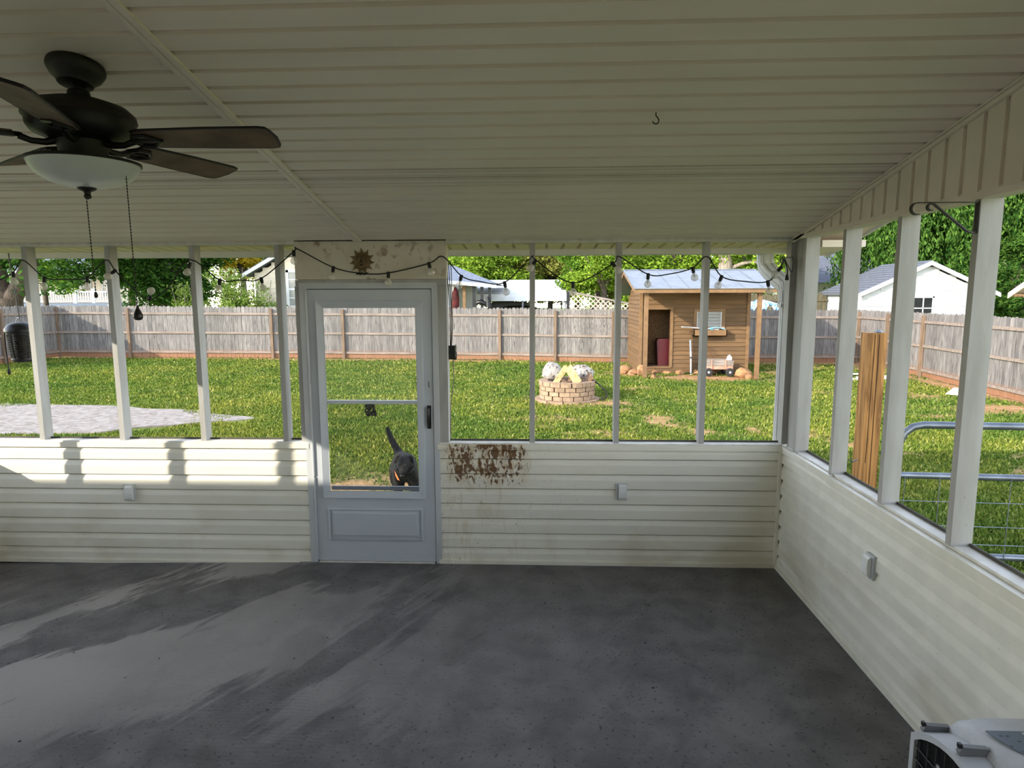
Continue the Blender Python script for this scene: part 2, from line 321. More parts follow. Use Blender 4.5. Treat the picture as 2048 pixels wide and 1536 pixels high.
gravel_m = mat('pale_gravel', (165,155,148), (130,122,115), rough=.95, scale=9, detail=9, bump=.8, bscale=60, c3=(125,111,96), s3=7, t3=.60)
L_BRIGHT = leafmat('leaf_bright', (86,121,32), (158,181,70)); L_MID = leafmat('leaf_mid', (60,93,30), (118,151,56)); L_DARK = leafmat('leaf_dark', (35,65,28), (81,116,49))
L_OLIVE = leafmat('leaf_olive', (88,93,39), (148,148,74)); L_YEL = leafmat('leaf_yellow', (167,142,35), (204,183,60)); L_WEEP = leafmat('leaf_weeping', (30,63,26), (97,130,56))
L_SHRUB = leafmat('leaf_shrub', (93,123,49), (176,193,102))

# ------------------------------------------------------------------ ground and slab
def gz(x): return -0.24-0.0085*(x+1)
GX0, GX1, GY0, GY1, GS = -19.0, 12.5, -3.0, 23.6, 0.13
def vnoise(x, y, s, seed):
    r = np.random.default_rng(seed); T = r.random((64, 64)); X = x*s; Y = y*s; i = np.floor(X).astype(int); j = np.floor(Y).astype(int); fx = X-i; fy = Y-j
    fx = fx*fx*(3-2*fx); fy = fy*fy*(3-2*fy); g = lambda a, b: T[a % 64, b % 64]
    return (g(i,j)*(1-fx)+g(i+1,j)*fx)*(1-fy)+(g(i,j+1)*(1-fx)+g(i+1,j+1)*fx)*fy
PATCH = [(0.6,14.0,1.0,.85,1.0),(1.5,13.6,.7,.4,.9),(4.5,18.3,2.1,.75,1.0),(2.6,19.4,.6,1.6,.9),(.2,11.8,.9,.5,.55),(1.2,10.6,.6,.3,.6),(6.8,17.8,1.0,.4,.7),(9.7,13.5,1.6,.8,.9),(7.6,12.6,.9,.4,.7),(8.9,15.2,.6,.9,.7),
         (-1.62,7.7,.42,.42,1.0),(-1.05,7.6,.5,.35,.7),(-2.25,7.3,.6,.5,.8),(-1.75,7.0,.5,.35,.9),(-1.5,6.3,.5,.3,.6),(-.2,9.3,.35,.2,.5),(6.6,15.6,1.0,.3,.6),(3.3,20.3,.5,1.6,.9),(2.2,18.9,.8,.35,.6),(4.9,9.3,.4,.2,.5)]
def dirt(x, y):
    d = np.zeros_like(x)
    n = vnoise(x, y, 1.9, 3)*.6+vnoise(x, y, 5.3, 4)*.4
    for cx, cy, rx, ry, s in PATCH:
        q = np.sqrt(((x-cx)/rx)**2+((y-cy)/ry)**2); d = np.maximum(d, s*np.clip(1.75-q-n*1.1, 0, 1))
    big = vnoise(x, y, .45, 8)*.6+vnoise(x, y, 1.3, 9)*.4
    d = np.maximum(d, np.clip((big*.55+n*.45-.585)*5, 0, .75)*np.clip((x+3)/4, .15, 1))
    edge = np.clip(1-np.abs(22.6-y)/.55, 0, 1)*.8+np.clip(1-np.abs(x-10.6)/.7, 0, 1)*.9
    return np.clip(np.maximum(d, edge*(.5+n)), 0, 1)
nx = int((GX1-GX0)/GS)+1; ny = int((GY1-GY0)/GS)+1
gx, gy = np.meshgrid(np.linspace(GX0, GX1, nx), np.linspace(GY0, GY1, ny))
gh = gz(gx)+(vnoise(gx, gy, .8, 5)-.5)*.04+(vnoise(gx, gy, 4, 6)-.5)*.012
V = np.stack([gx, gy, gh], -1).reshape(-1, 3); ii = np.arange(nx*ny).reshape(ny, nx)
F = np.stack([ii[:-1,:-1], ii[:-1,1:], ii[1:,1:], ii[1:,:-1]], -1).reshape(-1, 4)
gm, nt, b = nodes('lawn_soil'); N = nt.nodes.new; L = nt.links.new
at_ = N('ShaderNodeAttribute'); at_.attribute_name = 'dirt'; tc = N('ShaderNodeTexCoord')
def rgbmix(f, a, c):
    x = N('ShaderNodeMix'); x.data_type = 'RGBA'; L(f, x.inputs[0])
    for k, q in ((6, a), (7, c)):
        if isinstance(q, tuple): x.inputs[k].default_value = (*lin(q), 1)
        else: L(q, x.inputs[k])
    return x.outputs[2]
grs = rgbmix(rng_(nt, noise_(nt, tc.outputs['Object'], .35, 3), .35, .65), (72,97,39), (102,114,49))
grs = rgbmix(rng_(nt, noise_(nt, tc.outputs['Object'], 14, 6), .4, .68), grs, (125,130,63))
soil = rgbmix(rng_(nt, noise_(nt, tc.outputs['Object'], 8, 7), .35, .7), (165,121,84), (195,155,116))
L(rgbmix(at_.outputs['Fac'], grs, soil), b.inputs['Base Color']); b.inputs['Roughness'].default_value = .95; b.inputs['Specular IOR Level'].default_value = .1
bp = N('ShaderNodeBump'); bp.inputs['Strength'].default_value = .9; bp.inputs['Distance'].default_value = .03; L(noise_(nt, tc.outputs['Object'], 22, 8), bp.inputs['Height']); L(bp.outputs[0], b.inputs['Normal'])
me = np_mesh('ground', V, F, gm, True); a_ = me.attributes.new('dirt', 'FLOAT', 'POINT'); a_.data.foreach_set('value', dirt(V[:,0], V[:,1]).astype(np.float32))
ground = bpy.data.objects.new('ground', me); COL.objects.link(ground); tag(ground, 'lawn soil of the fenced back yard with bare clay patches', 'lawn', kind='structure')
far_m = mat('far_grass', (108,130,58), (138,150,84), rough=.95, scale=.3)
fg = MB(); fg.add([(-140,-60,-.62),(140,-60,-.62),(140,160,-.62),(-140,160,-.62)], [(0,1,2,3)])
tag(fg.build('ground', far_m), 'open grass land beyond the wooden fences', 'lawn', kind='structure')

def in_gravel(x, y): return (np.sqrt(((x+9.6)/3.9)**2+((y-11.25)/1.35)**2) < 1.0+(vnoise(x, y, 1.5, 21)-.5)*.45)
# grass blades (uncountable): three bands with blade size growing with distance
def grass_pts(n, y0, y1):
    inv = RNG.uniform(1/y1, 1/y0, n); y = 1/inv; x = RNG.uniform(-.90, .86, n)*(y+.5)
    k = (x > GX0+1.6) & (x < 11.0) & (y < 22.75) & ~((x < 1.95) & (y < 4.85)); x, y = x[k], y[k]
    d = dirt(x, y); k = (RNG.random(len(x)) > d*1.25) & ~in_gravel(x, y) & (np.hypot(x-.6, y-14.08) > .72) & ~((x > 2.95) & (x < 6.35) & (y > 19.2) & (y < 22.4))
    return x[k], y[k]
gxs, gys = [], []
for n, a, c in ((150000, 4.4, 9), (120000, 9, 15), (90000, 15, 22.8), (16000, 3.0, 5.0)):
    px, py = grass_pts(n, a, c); gxs.append(px); gys.append(py)
px = np.concatenate(gxs); py = np.concatenate(gys); n = len(px)
h = RNG.uniform(.022, .058, n)*(1+py*.012); w = RNG.uniform(.004, .009, n)*(1+py*.16); th = RNG.uniform(0, 2*np.pi, n); ph = RNG.uniform(0, 2*np.pi, n); ln = RNG.uniform(.1, .9, n)*h
zb = gz(px)+(vnoise(px, py, .8, 5)-.5)*.04+(vnoise(px, py, 4, 6)-.5)*.012-.004
dx = np.cos(th)*w; dy = np.sin(th)*w
P0 = np.stack([px-dx, py-dy, zb], -1); P1 = np.stack([px+dx, py+dy, zb], -1); P2 = np.stack([px+np.cos(ph)*ln, py+np.sin(ph)*ln, zb+h], -1)
V = np.stack([P0, P1, P2], 1).reshape(-1, 3); F = np.arange(3*n).reshape(-1, 3)
grass_mat = leafmat('grass_blade', (63,88,37), (139,151,74), (190,183,130))
_nt = grass_mat.node_tree; _cr = [n_ for n_ in _nt.nodes if n_.type == 'VALTORGB'][0]; _tc = _nt.nodes.new('ShaderNodeTexCoord')
_f = mth(_nt, 'ADD', mth(_nt, 'MULTIPLY', noise_(_nt, _tc.outputs['Object'], .28, 3), .6), mth(_nt, 'MULTIPLY', noise_(_nt, _tc.outputs['Object'], 1.6, 3), .4))
_hs = _nt.nodes.new('ShaderNodeMix'); _hs.data_type = 'RGBA'; _hs.blend_type = 'MULTIPLY'; _hs.inputs[0].default_value = 1.0
_rp = _nt.nodes.new('ShaderNodeValToRGB'); _nt.links.new(_f, _rp.inputs[0]); _rp.color_ramp.elements[0].position = .40; _rp.color_ramp.elements[1].position = .62
_rp.color_ramp.elements[0].color = (.60, .76, .62, 1); _rp.color_ramp.elements[1].color = (1.32, 1.12, .88, 1)
_nt.links.new(_cr.outputs[0], _hs.inputs[6]); _nt.links.new(_rp.outputs[0], _hs.inputs[7])
for n_ in _nt.nodes:
    if n_.type in ('BSDF_DIFFUSE', 'BSDF_TRANSLUCENT'): _nt.links.new(_hs.outputs[2], n_.inputs[0])
gob = bpy.data.objects.new('grass', np_mesh('grass', V, F, grass_mat)); COL.objects.link(gob); tag(gob, 'short clover and grass growing over the back yard', 'grass', kind='stuff')
# gravel drive patch
gp = MB(); ring = []
for k in range(72):
    a = 2*math.pi*k/72; x = -9.6+3.9*math.cos(a)*(1+.10*math.sin(5*a+1)+.05*math.sin(11*a)); y = 11.25+1.35*math.sin(a)*(1+.10*math.sin(4*a)+.05*math.sin(9*a+2))
    ring.append((x, y, gz(x)+.022))
gp.add(ring+[(x, y, z-.12) for x, y, z in ring], [tuple(range(72))]+[(k, k+72, (k+1) % 72+72, (k+1) % 72) for k in range(72)])
tag(gp.build('gravel_patch', gravel_m), 'pale grey gravel patch in the lawn on the left', 'gravel', kind='structure')

# slab / floor (drops slightly to the left)
fl = MB(); xs = [-4.62, -1.7, 1.9]; zt = [-.052, 0.0, 0.0]
vs = []
for y in (-1.2, 4.76):
    for x, z in zip(xs, zt): vs += [(x, y, z), (x, y, -.45)]
fl.add(vs, [(0,2,8,6),(2,4,10,8),(1,7,9,3),(3,9,11,5),(0,6,7,1),(4,5,11,10),(0,1,3,2),(2,3,5,4),(6,8,9,7),(8,10,11,9)])
floor = tag(fl.build('floor', concrete), kind='structure')
D = 4.65; XR = 1.755; XL = -4.45
def roofz(y): return 2.375+.185*(D-y)

# ------------------------------------------------------------------ ceiling
ceil = struct('ceiling', (0, 0, 2.4))
PIT = 0.1165
def strip(y1, y0, name, m, x0, x1, grv=.025, dep=.032):
    # profile in (y, offset below roof line): flat face, then a groove towards the back wall
    yf = y1-grv
    P = [(y0, 0), (yf, 0), (yf+.004, dep), (y1, dep), (y1, dep+.006), (y0, dep+.006)]
    poly = [(0, y, roofz(y)+d) for y, d in P]
    return MB().prism(poly, (x0, 0, 0), (x1, 0, 0)).build(name, m, ceil)
for k in range(47):
    y1 = 4.642-PIT*k; y0 = y1-PIT
    strip(y1, y0, 'soffit_panel', perf if k in (9, 10) else vinyl_soffit, XL, XR)
MB().prism([(0,-1.1,roofz(-1.1)+.039),(0,4.78,roofz(4.78)+.039),(0,4.78,roofz(4.78)+.16),(0,-1.1,roofz(-1.1)+.16)], (-4.6,0,0), (1.86,0,0)).build('roof_deck', white_wood, ceil)
# raised joining strip running down the slope
tr1 = struct('trim_1', (-1.28, 2, 2.7))
def slope_bar(x0, x1, ya, yb, d0, d1, name, m, par): 
    return MB().prism([(0,ya,roofz(ya)-d0),(0,yb,roofz(yb)-d0),(0,yb,roofz(yb)-d1),(0,ya,roofz(ya)-d1)], (x0,0,0), (x1,0,0)).build(name, m, par)
slope_bar(-1.310, -1.285, -.9, 4.64, 0, .011, 'channel_flange', vinyl_soffit, tr1); slope_bar(-1.281, -1.256, -.9, 4.64, 0, .011, 'channel_flange', vinyl_soffit, tr1); slope_bar(-1.290, -1.276, -.9, 4.64, 0, .006, 'channel_web', vinyl_soffit, tr1)
# overhanging roof edge: eave at the back, rake at the right
eave_m = mat('yellow_lit_soffit', (232,220,178), (224,212,170), rough=.5)  # yellow light bounced off the grass is put into this soffit colour
eave = struct('trim_2', (0, 5.0, 2.34))
MB().prism([(0,4.78,roofz(4.78)+.02),(0,5.09,2.44),(0,5.09,2.50),(0,4.78,roofz(4.78)+.16)], (-5,0,0), (2.16,0,0)).build('roof_edge', galv, eave)
for k in range(56):
    x0 = -4.62+.12*k
    MB().prism([(x0,0,0),(x0+.098,0,0),(x0+.101,0,.022),(x0+.12,0,.022),(x0+.12,0,.028),(x0,0,.028)], (0,4.742,2.352), (0,5.045,2.338)).build('soffit_panel', eave_m, eave)
MB().box(-4.7, 2.16, 5.045, 5.065, 2.298, 2.44).build('fascia', vinyl, eave)
gt = MB().prism([(0,5.065,2.42),(0,5.065,2.305),(0,5.13,2.295),(0,5.17,2.33),(0,5.18,2.42)], (-4.7,0,0), (2.16,0,0)); gt.build('gutter', white_trim, eave)
rake = struct('trim_3', (2.0, 4, 2.4))
MB().prism([(0,-.9,roofz(-.9)),(0,5.06,roofz(5.06)-.02),(0,5.06,roofz(5.06)+.12),(0,-.9,roofz(-.9)+.15)], (1.86,0,0), (2.14,0,0)).build('rake_soffit', vinyl_soffit, rake)
MB().prism([(0,-.9,roofz(-.9)-.03),(0,5.06,roofz(5.06)-.03),(0,5.06,roofz(5.06)+.14),(0,-.9,roofz(-.9)+.17)], (2.14,0,0), (2.16,0,0)).build('rake_fascia', white_trim, rake)
MB().box(1.86, 2.14, 4.45, 5.045, 2.30, 2.345).build('eave_return', vinyl_soffit, rake)

# ------------------------------------------------------------------ back wall
wb = struct('wall_back', (0, D, 0))
def course(x0, x1, zt, zb_, y, name, m, par, s=-1):
    h = zt-zb_
    P = [(-s*.013, zt), (-s*.012, zt-.055*h), (s*.003, zt-.065*h), (s*.016, zt-.36*h), (s*.0175, zt-.42*h), (s*.0185, zb_+.003), (s*.015, zb_), (-s*.013, zb_)]
    poly = [(0, y+d, z) for d, z in P]
    if s < 0: poly = poly[::-1]
    return MB().prism(poly, (x0,0,0), (x1,0,0)).build(name, m, par)
ZL = [.874,.782,.668,.555,.441,.324,.208,.094,-.012]; ZR = [.882,.807,.694,.583,.469,.355,.241,.128,.018]
for k in range(8):
    course(-4.45, -1.722, ZL[k], ZL[k+1], D, 'siding_course', vinyl_wall, wb)
    course(-.735, 1.735, ZR[k], ZR[k+1], D, 'siding_course', vinyl_mud, wb)
MB().box(-4.45, -1.722, D+.0135, D+.09, -.05, .89).build('wall_core', vinyl, wb); MB().box(-.735, 1.845, D+.0135, D+.09, 0, .89).build('wall_core', vinyl, wb)
for x0, x1, zz, m_ in ((-4.45, -1.70, -.03, vinyl_wall), (-.745, 1.74, 0.002, vinyl_mud)):
    MB().box(x0, x1, D-.030, D-.002, zz, zz+.028).build('base_trim', m_, wb)
    MB().box(x0, x1, D-.015, D+.095, .903, .925).build('sill', white_wood, wb)
    MB().box(x0, x1, D-.026, D-.001, .876, .914).build('sill_trim', m_, wb)
    MB().box(x0, x1, D+.062, D+.07, .925, .937).build('screen_bead', mat('screen_spline', (60,58,54), (90,88,80), rough=.8) if x0 < -4 else bpy.data.materials['screen_spline'], wb)
for x in (-4.385, -3.764, -3.144, -2.521, -1.897, -.072, .537, 1.147):
    MB().box(x, x+.038, D, D+.089, .925, 2.357).build('post', post_paint, wb)
MB().box(1.735, 1.80, D-.002, D+.089, .925, 2.36).build('corner_post', post_paint, wb)
MB().box(1.716, 1.738, D-.032, D-.002, 0.002, .900).build('corner_trim', vinyl, wb)
for x0, x1 in ((-4.45, -1.75), (-.662, 1.80)):
    MB().box(x0, x1, D-.006, D+.09, 2.357, 2.372).build('header', white_wood, wb); MB().box(x0, x1, D+.0, D+.09, 2.372, 2.42).build('header_beam', white_wood, wb)
MB().box(-1.750, -.663, D-.004, D+.09, 2.109, 2.376).build('door_header_panel', panel_mat, wb)
MB().box(-1.750, -.663, D-.010, D+.09, 2.062, 2.107).build('head_board', post_paint, wb)
MB().box(-1.757, -1.693, D-.008, D+.09, .92, 2.061).build('door_side_board', post_paint, wb); MB().box(-.745, -.663, D-.008, D+.09, .92, 2.061).build('door_side_board', post_paint, wb)

# ------------------------------------------------------------------ door
dr = struct('door_1', (-1.22, D, 0))
x0, x1 = -1.668, -.772
MB().box(-1.722, -1.672, D-.022, D+.06, 0.0, 2.085).build('door_frame', casing_mat, dr); MB().box(-.768, -.728, D-.022, D+.06, 0.0, 2.085).build('door_frame', casing_mat, dr)
MB().box(-1.672, -.768, D-.022, D+.06, 2.048, 2.085).build('door_frame', casing_mat, dr)
MB().box(-1.70, -.748, D-.03, D-.018, 2.042, 2.056).build('drip_cap', casing_mat, dr)
sl = MB(); ly0, ly1 = D-.012, D+.026
for a in ((x0, -1.600, .012, 2.037), (-.843, x1, .012, 2.037), (-1.600, -.843, 1.952, 2.037), (-1.600, -.843, .012, .512)): sl.box(a[0], a[1], ly0, ly1, a[2], a[3])
slab = sl.build('door_leaf', door_mat, dr)
def mould(xa, xb, za, zb_, w, d0, d1, name, par, m):
    mb = MB(); o = [(xa,za),(xb,za),(xb,zb_),(xa,zb_)]; i = [(xa+w,za+w),(xb-w,za+w),(xb-w,zb_-w),(xa+w,zb_-w)]
    V_ = [(x, d0, z) for x, z in o]+[(x, d1, z) for x, z in i]+[(x, d0+.02, z) for x, z in o]+[(x, d0+.02, z) for x, z in i]; Fs = []
    for k in range(4):
        j = (k+1) % 4; Fs += [(k, j, 4+j, 4+k), (8+k, 12+k, 12+j, 8+j), (4+k, 4+j, 12+j, 12+k), (k, 8+k, 8+j, j)]
    return mb.add(V_, Fs).build(name, m, par)
mould(-1.603, -.840, .505, 1.955, .05, D-.034, D-.012, 'lite_frame', dr, door_mat)
MB().box(-1.553, -.890, D-.016, D+.006, 1.210, 1.236).build('meeting_rail', door_mat, dr)
MB().box(-1.553, -.890, D+.004, D+.018, .555, .585).build('sash_rail', galv, dr)
gl_up = glassmat('door_glass', 0.035, (190,196,200), .02); gl_lo = glassmat('door_pet_screen', 0.13, (74,76,74), .6)
MB().box(-1.553, -.890, D+.008, D+.011, 1.236, 1.905).build('glass_pane', gl_up, dr); MB().box(-1.553, -.890, D+.012, D+.014, .585, 1.210).build('screen_pane', gl_lo, dr)
mould(-1.580, -.863, .170, .428, .016, D-.020, D-.026, 'panel_moulding', dr, door_mat)
mould(-1.562, -.881, .188, .410, .030, D-.0125, D-.026, 'raised_panel_bevel', dr, door_mat); MB().box(-1.533, -.910, D-.027, D-.010, .217, .381).build('raised_panel', door_mat, dr)
MB().box(x0, x1, D-.015, D-.011, .012, .052).build('bottom_expander', door_mat, dr)
hg = MB()
for za, zb_ in ((.03, .66), (.67, 1.36), (1.37, 2.03)): hg.lathe([(.0075, za), (.0075, zb_)], (-1.672, D-.022, 0), 8)
hg.build('hinge', casing_mat, dr)
h = MB(); h.box(-.815, -.789, D-.022, D-.012, 1.03, 1.20); h.build('handle_plate', black_metal, dr)
h = MB().tube([(-.802, D-.012, 1.185), (-.802, D-.048, 1.178), (-.803, D-.056, 1.14), (-.804, D-.05, 1.09), (-.805, D-.036, 1.045)], [.010,.010,.011,.009,.006], 8); h.build('handle', black_metal, dr, 40)
hk = MB().tube([(-.800,D-.014,1.375),(-.800,D-.03,1.37),(-.799,D-.03,1.345),(-.796,D-.028,1.335),(-.792,D-.028,1.34)], .0028, 6); hk.build('latch_hook', black_metal, dr)
tp = MB()
rr = random.Random(5)
for k in range(60):
    a = -1.285+rr.uniform(0, .070); c = 1.212-rr.uniform(.0, .085); s_ = rr.uniform(.012, .024)
    tp.add([(a, D+.010, c), (a+s_, D+.010, c+rr.uniform(-.008,.008)), (a+s_*.8, D+.009, c-s_), (a+.002, D+.0105, c-s_*.9)], [(0,1,2,3)])
tp.build('torn_mesh', mat('torn_mesh_dark', (38,38,36), (84,84,80), rough=.9, scale=60), dr)
strip_m = mat('black_gap_shade', (12,12,12), rough=.8)  # black strips paint the shade in the gaps round the door leaf
MB().box(-1.672, -.768, D+.027, D+.05, 2.02, 2.05).build('gap_shade_strip', strip_m, dr); MB().box(-.785, -.766, D+.027, D+.05, .01, 2.05).build('gap_shade_strip', strip_m, dr); MB().box(-1.674, -1.655, D+.027, D+.05, .01, 2.05).build('gap_shade_strip', strip_m, dr)
MB().box(-.7715, -.7675, D-.004, D+.03, .012, 2.05).build('gap_shade_strip', strip_m, dr); MB().box(-1.668, -.772, D-.004, D+.03, 2.0375, 2.048).build('gap_shade_strip', strip_m, dr)
MB().box(-1.66, -.78, D-.03, D+.06, -.004, .006).build('threshold', white_wood, dr)

# ------------------------------------------------------------------ right wall
wr = struct('wall_right', (XR, 2, 0))
def course_r(y0, y1, zt, zb_, name, m, par):
    h = zt-zb_; P = [(.013, zt), (.012, zt-.055*h), (-.003, zt-.065*h), (-.016, zt-.36*h), (-.0175, zt-.42*h), (-.0185, zb_+.003), (-.015, zb_), (.013, zb_)]
    return MB().prism([(XR+d, 0, z) for d, z in P], (0,y0,0), (0,y1,0)).build(name, m, par)
ZW = [.875,.790,.676,.562,.448,.334,.220,.106,.02]
for k in range(8): course_r(-.9, 4.628, ZW[k], ZW[k+1], 'siding_course', vinyl_wall, wr)
MB().box(XR+.0135, XR+.09, -.9, D+.013, 0, .89).build('wall_core', vinyl, wr)
MB().box(XR-.032, XR-.002, -.9, 4.615, 0.0, .026).build('base_trim', vinyl_wall, wr)
MB().box(XR+.012, XR+.10, -.9, 4.64, .90, .918).build('sill', white_wood, wr)
MB().box(XR-.022, XR+.004, 3.87, 4.635, .866, .912).build('sill_trim', vinyl_wall, wr); MB().box(XR-.026, XR+.006, -.9, 3.885, .858, .904).build('sill_trim', vinyl_wall, wr)
MB().box(XR+.078, XR+.086, -.9, 4.64, .918, .932).build('screen_bead', bpy.data.materials['screen_spline'], wr)
for y in (4.443, 3.883, 3.307, 2.737, 2.167, 1.597, 1.027, .457, -.113):
    MB().box(XR, XR+.089, y, y+.038, .915, 2.367).build('post', post_paint, wr)
MB().box(XR+.02, XR+.089, 4.50, 4.648, .915, 2.367).build('corner_post', post_paint, wr)
MB().box(XR-.008, XR+.09, -.9, D, 2.366, 2.372).build('header', white_wood, wr); MB().box(XR-.016, XR, -.9, 4.645, 2.360, 2.388).build('header_trim', vinyl_soffit, wr)
MB().box(XR+.004, XR+.09, -.9, D, 2.372, 2.40).build('header_beam', white_wood, wr)
for k in range(46):
    yb = 4.59-.1215*k; ya = yb-.1215; ye = yb-.026
    if ya < -.9: break
    mb = MB(); pr = [(XR, ya), (XR, ye), (XR+.014, ye+.003), (XR+.014, yb), (XR+.018, yb), (XR+.018, ya)]
    n = len(pr); mb.add([(x, y, 2.389) for x, y in pr]+[(x, y, roofz(y)-.004) for x, y in pr], [tuple(range(n)), tuple(range(2*n-1, n-1, -1))]+[(i, n+i, n+(i+1) % n, (i+1) % n) for i in range(n)])
    mb.build('gable_panel', vinyl_soffit, wr)
MB().prism([(0,-.9,2.389),(0,4.62,2.389),(0,-.9,roofz(-.9)+.04)], (XR+.018,0,0), (XR+.09,0,0)).build('gable_core', vinyl, wr)
MB().box(XR+.001, XR+.09, 4.56, D+.02, 2.386, 2.425).build('gable_core', vinyl_soffit, wr)
MB().prism([(0,-.9,roofz(-.9)-.012),(0,4.645,roofz(4.645)-.012),(0,4.645,roofz(4.645)-.030),(0,-.9,roofz(-.9)-.030)], (XR-.016,0,0), (XR+.001,0,0)).build('rake_trim', vinyl_soffit, wr)
MB().prism([(0,-.9,roofz(-.9)-.001),(0,4.645,roofz(4.645)-.001),(0,4.645,roofz(4.645)-.010),(0,-.9,roofz(-.9)-.010)], (XR-.022,0,0), (XR-.012,0,0)).build('rake_trim', vinyl_soffit, wr)

# left wall and house wall (outside the frame, they shape the light)
wl = struct('wall_left', (XL, 2, 0))
for k in range(8):
    h = ZW[k]-ZW[k+1]
    MB().prism([(XL+d, 0, z) for d, z in [(0, ZW[k]-.02), (.011, ZW[k]-.02-.4*h), (.0135, ZW[k+1]-.02), (0, ZW[k+1]-.02)]], (0,-.9,0), (0,D,0)).build('siding_course', vinyl_wall, wl)
MB().box(XL-.09, XL, -.9, D+.09, -.06, .88).build('wall_core', vinyl, wl); MB().box(XL-.10, XL+.015, -.9, D+.09, .88, .91).build('sill', white_wood, wl)
for y in (4.48, 3.83, 3.19, 2.53, 1.88, 1.23, .58, -.07, -.72): MB().box(XL-.089, XL, y, y+.038, .91, 2.36).build('post', post_paint, wl)
MB().box(XL-.09, XL, -.9, D+.09, 2.355, 2.42).build('header', white_wood, wl)
MB().prism([(0,-.9,2.42),(0,4.7,2.42),(0,-.9,roofz(-.9)+.06)], (XL-.09,0,0), (XL,0,0)).build('gable_core', vinyl, wl)
wf = struct('wall_front', (-1, -.95, 0))
MB().box(-4.6, 1.9, -1.1, -.9, -.05, 3.6).build('house_wall', vinyl_wall, wf)

# ------------------------------------------------------------------ ceiling fan
FX, FY = -1.635, 2.354
fan = thing('ceiling_fan', 'dark bronze ceiling fan with five weathered wooden blades and a frosted light bowl', 'ceiling fan', (FX, FY, roofz(FY)))
ang = math.atan(.185); tilt = Matrix.Rotation(-ang, 3, 'X')
MB().lathe([(.088,-.002),(.092,-.012),(.092,-.022),(.080,-.045),(.062,-.060),(.055,-.074),(.030,-.078)], (FX, FY, roofz(FY)), 28, tilt).build('canopy', bronze, fan, 40)
MB().lathe([(.015,2.66),(.015,2.775)], (FX, FY, 0), 12).build('downrod', bronze, fan, 40)
MB().lathe([(.028,2.712),(.034,2.708),(.038,2.690),(.045,2.678),(.10,2.672),(.15,2.655),(.174,2.632),(.178,2.612),(.170,2.602),(.168,2.580),(.155,2.560),(.120,2.545),(.085,2.535)], (FX, FY, 0), 36).build('motor_housing', bronze, fan, 35)
MB().lathe([(.084,2.540),(.084,2.520),(.078,2.510),(.078,2.470),(.06,2.462)], (FX, FY, 0), 28).build('switch_housing', bronze, fan, 35)
MB().lathe([(.165,2.470),(.181,2.468),(.182,2.460),(.176,2.458),(.06,2.464)], (FX, FY, 0), 36).build('light_rim', bronze, fan, 35)
MB().lathe([(.177,2.461),(.172,2.445),(.150,2.415),(.115,2.394),(.07,2.380),(.02,2.374)], (FX, FY, 0), 36).build('light_bowl', frost, fan, 60)
MB().lathe([(.022,2.379),(.032,2.375),(.026,2.368),(.012,2.362),(.010,2.352),(.013,2.348),(.011,2.340),(.003,2.336)], (FX, FY, 0), 16).build('finial', bronze, fan, 40)
def fan_pt(a, r, s, z):   # along blade r, across s
    return (FX+math.cos(a)*r-math.sin(a)*s, FY+math.sin(a)*r+math.cos(a)*s, z)
for k in range(5):
    a = R(1+72*k); zb0 = 2.545; pit = math.tan(R(13))
    def bp_(r, s, dz=0): return fan_pt(a, r, s, zb0-s*pit+dz)
    out = [(.205,-.050),(.23,-.060),(.45,-.070),(.66,-.072),(.685,-.066),(.692,-.050),(.70,.0),(.692,.050),(.685,.066),(.66,.072),(.45,.068),(.23,.058),(.205,.048)]
    n = len(out)
    bl_ = MB().add([bp_(r, s, .003) for r, s in out]+[bp_(r, s, -.004) for r, s in out], [tuple(range(n)), tuple(range(2*n-1, n-1, -1))]+[(i, n+i, n+(i+1) % n, (i+1) % n) for i in range(n)])
    bl_o = bl_.build('blade', blade_mat, fan)
    MB().tube([bp_(r*1.0, s*1.01, 0) for r, s in out], .0052, 5, True).build('edge_band', bronze, bl_o)
    arm = MB()
    arm.tube([fan_pt(a,.075,0,2.535), fan_pt(a,.11,0,2.522), fan_pt(a,.15,0,2.522), fan_pt(a,.185,0,2.534)], [.016,.012,.011,.012], 8)
    arm.tube([bp_(r, s, -.007) for r, s in ((.18,0),(.20,-.032),(.245,-.038),(.285,0),(.245,.038),(.20,.032))], .009, 6, True)
    arm.tube([bp_(.19,0,-.007), bp_(.28,0,-.007)], .007, 6)
    arm.build('blade_arm', bronze, fan, 40)
ch = MB()
def chain(x, y, z0, z1, name_p):
    m = MB(); n = int((z0-z1)/.011)
    m.tube([(x,y,z0),(x+.002,y,(z0+z1)/2),(x+.004,y,z1)], .0012, 5)
    for i in range(n): m.ball((x+.004*i/n, y, z0-(z0-z1)*i/n), .0030, 6, 4)
    return m.build('pull_chain', bronze, fan)
c1 = chain(-1.640, FY, 2.338, 2.00, 'a')
MB().lathe([(.003,2.004),(.006,1.998),(.007,1.988),(.004,1.982)], (-1.636, FY, 0), 8).build('chain_stop', bronze, c1)
c2 = chain(-1.487, FY-.0, 2.460, 1.952, 'b')
MB().lathe([(.003,1.954),(.005,1.944),(.010,1.934),(.016,1.920),(.0165,1.910),(.012,1.902),(.004,1.899)], (-1.483, FY, 0), 12).build('chain_pendant', black_metal, c2, 40)

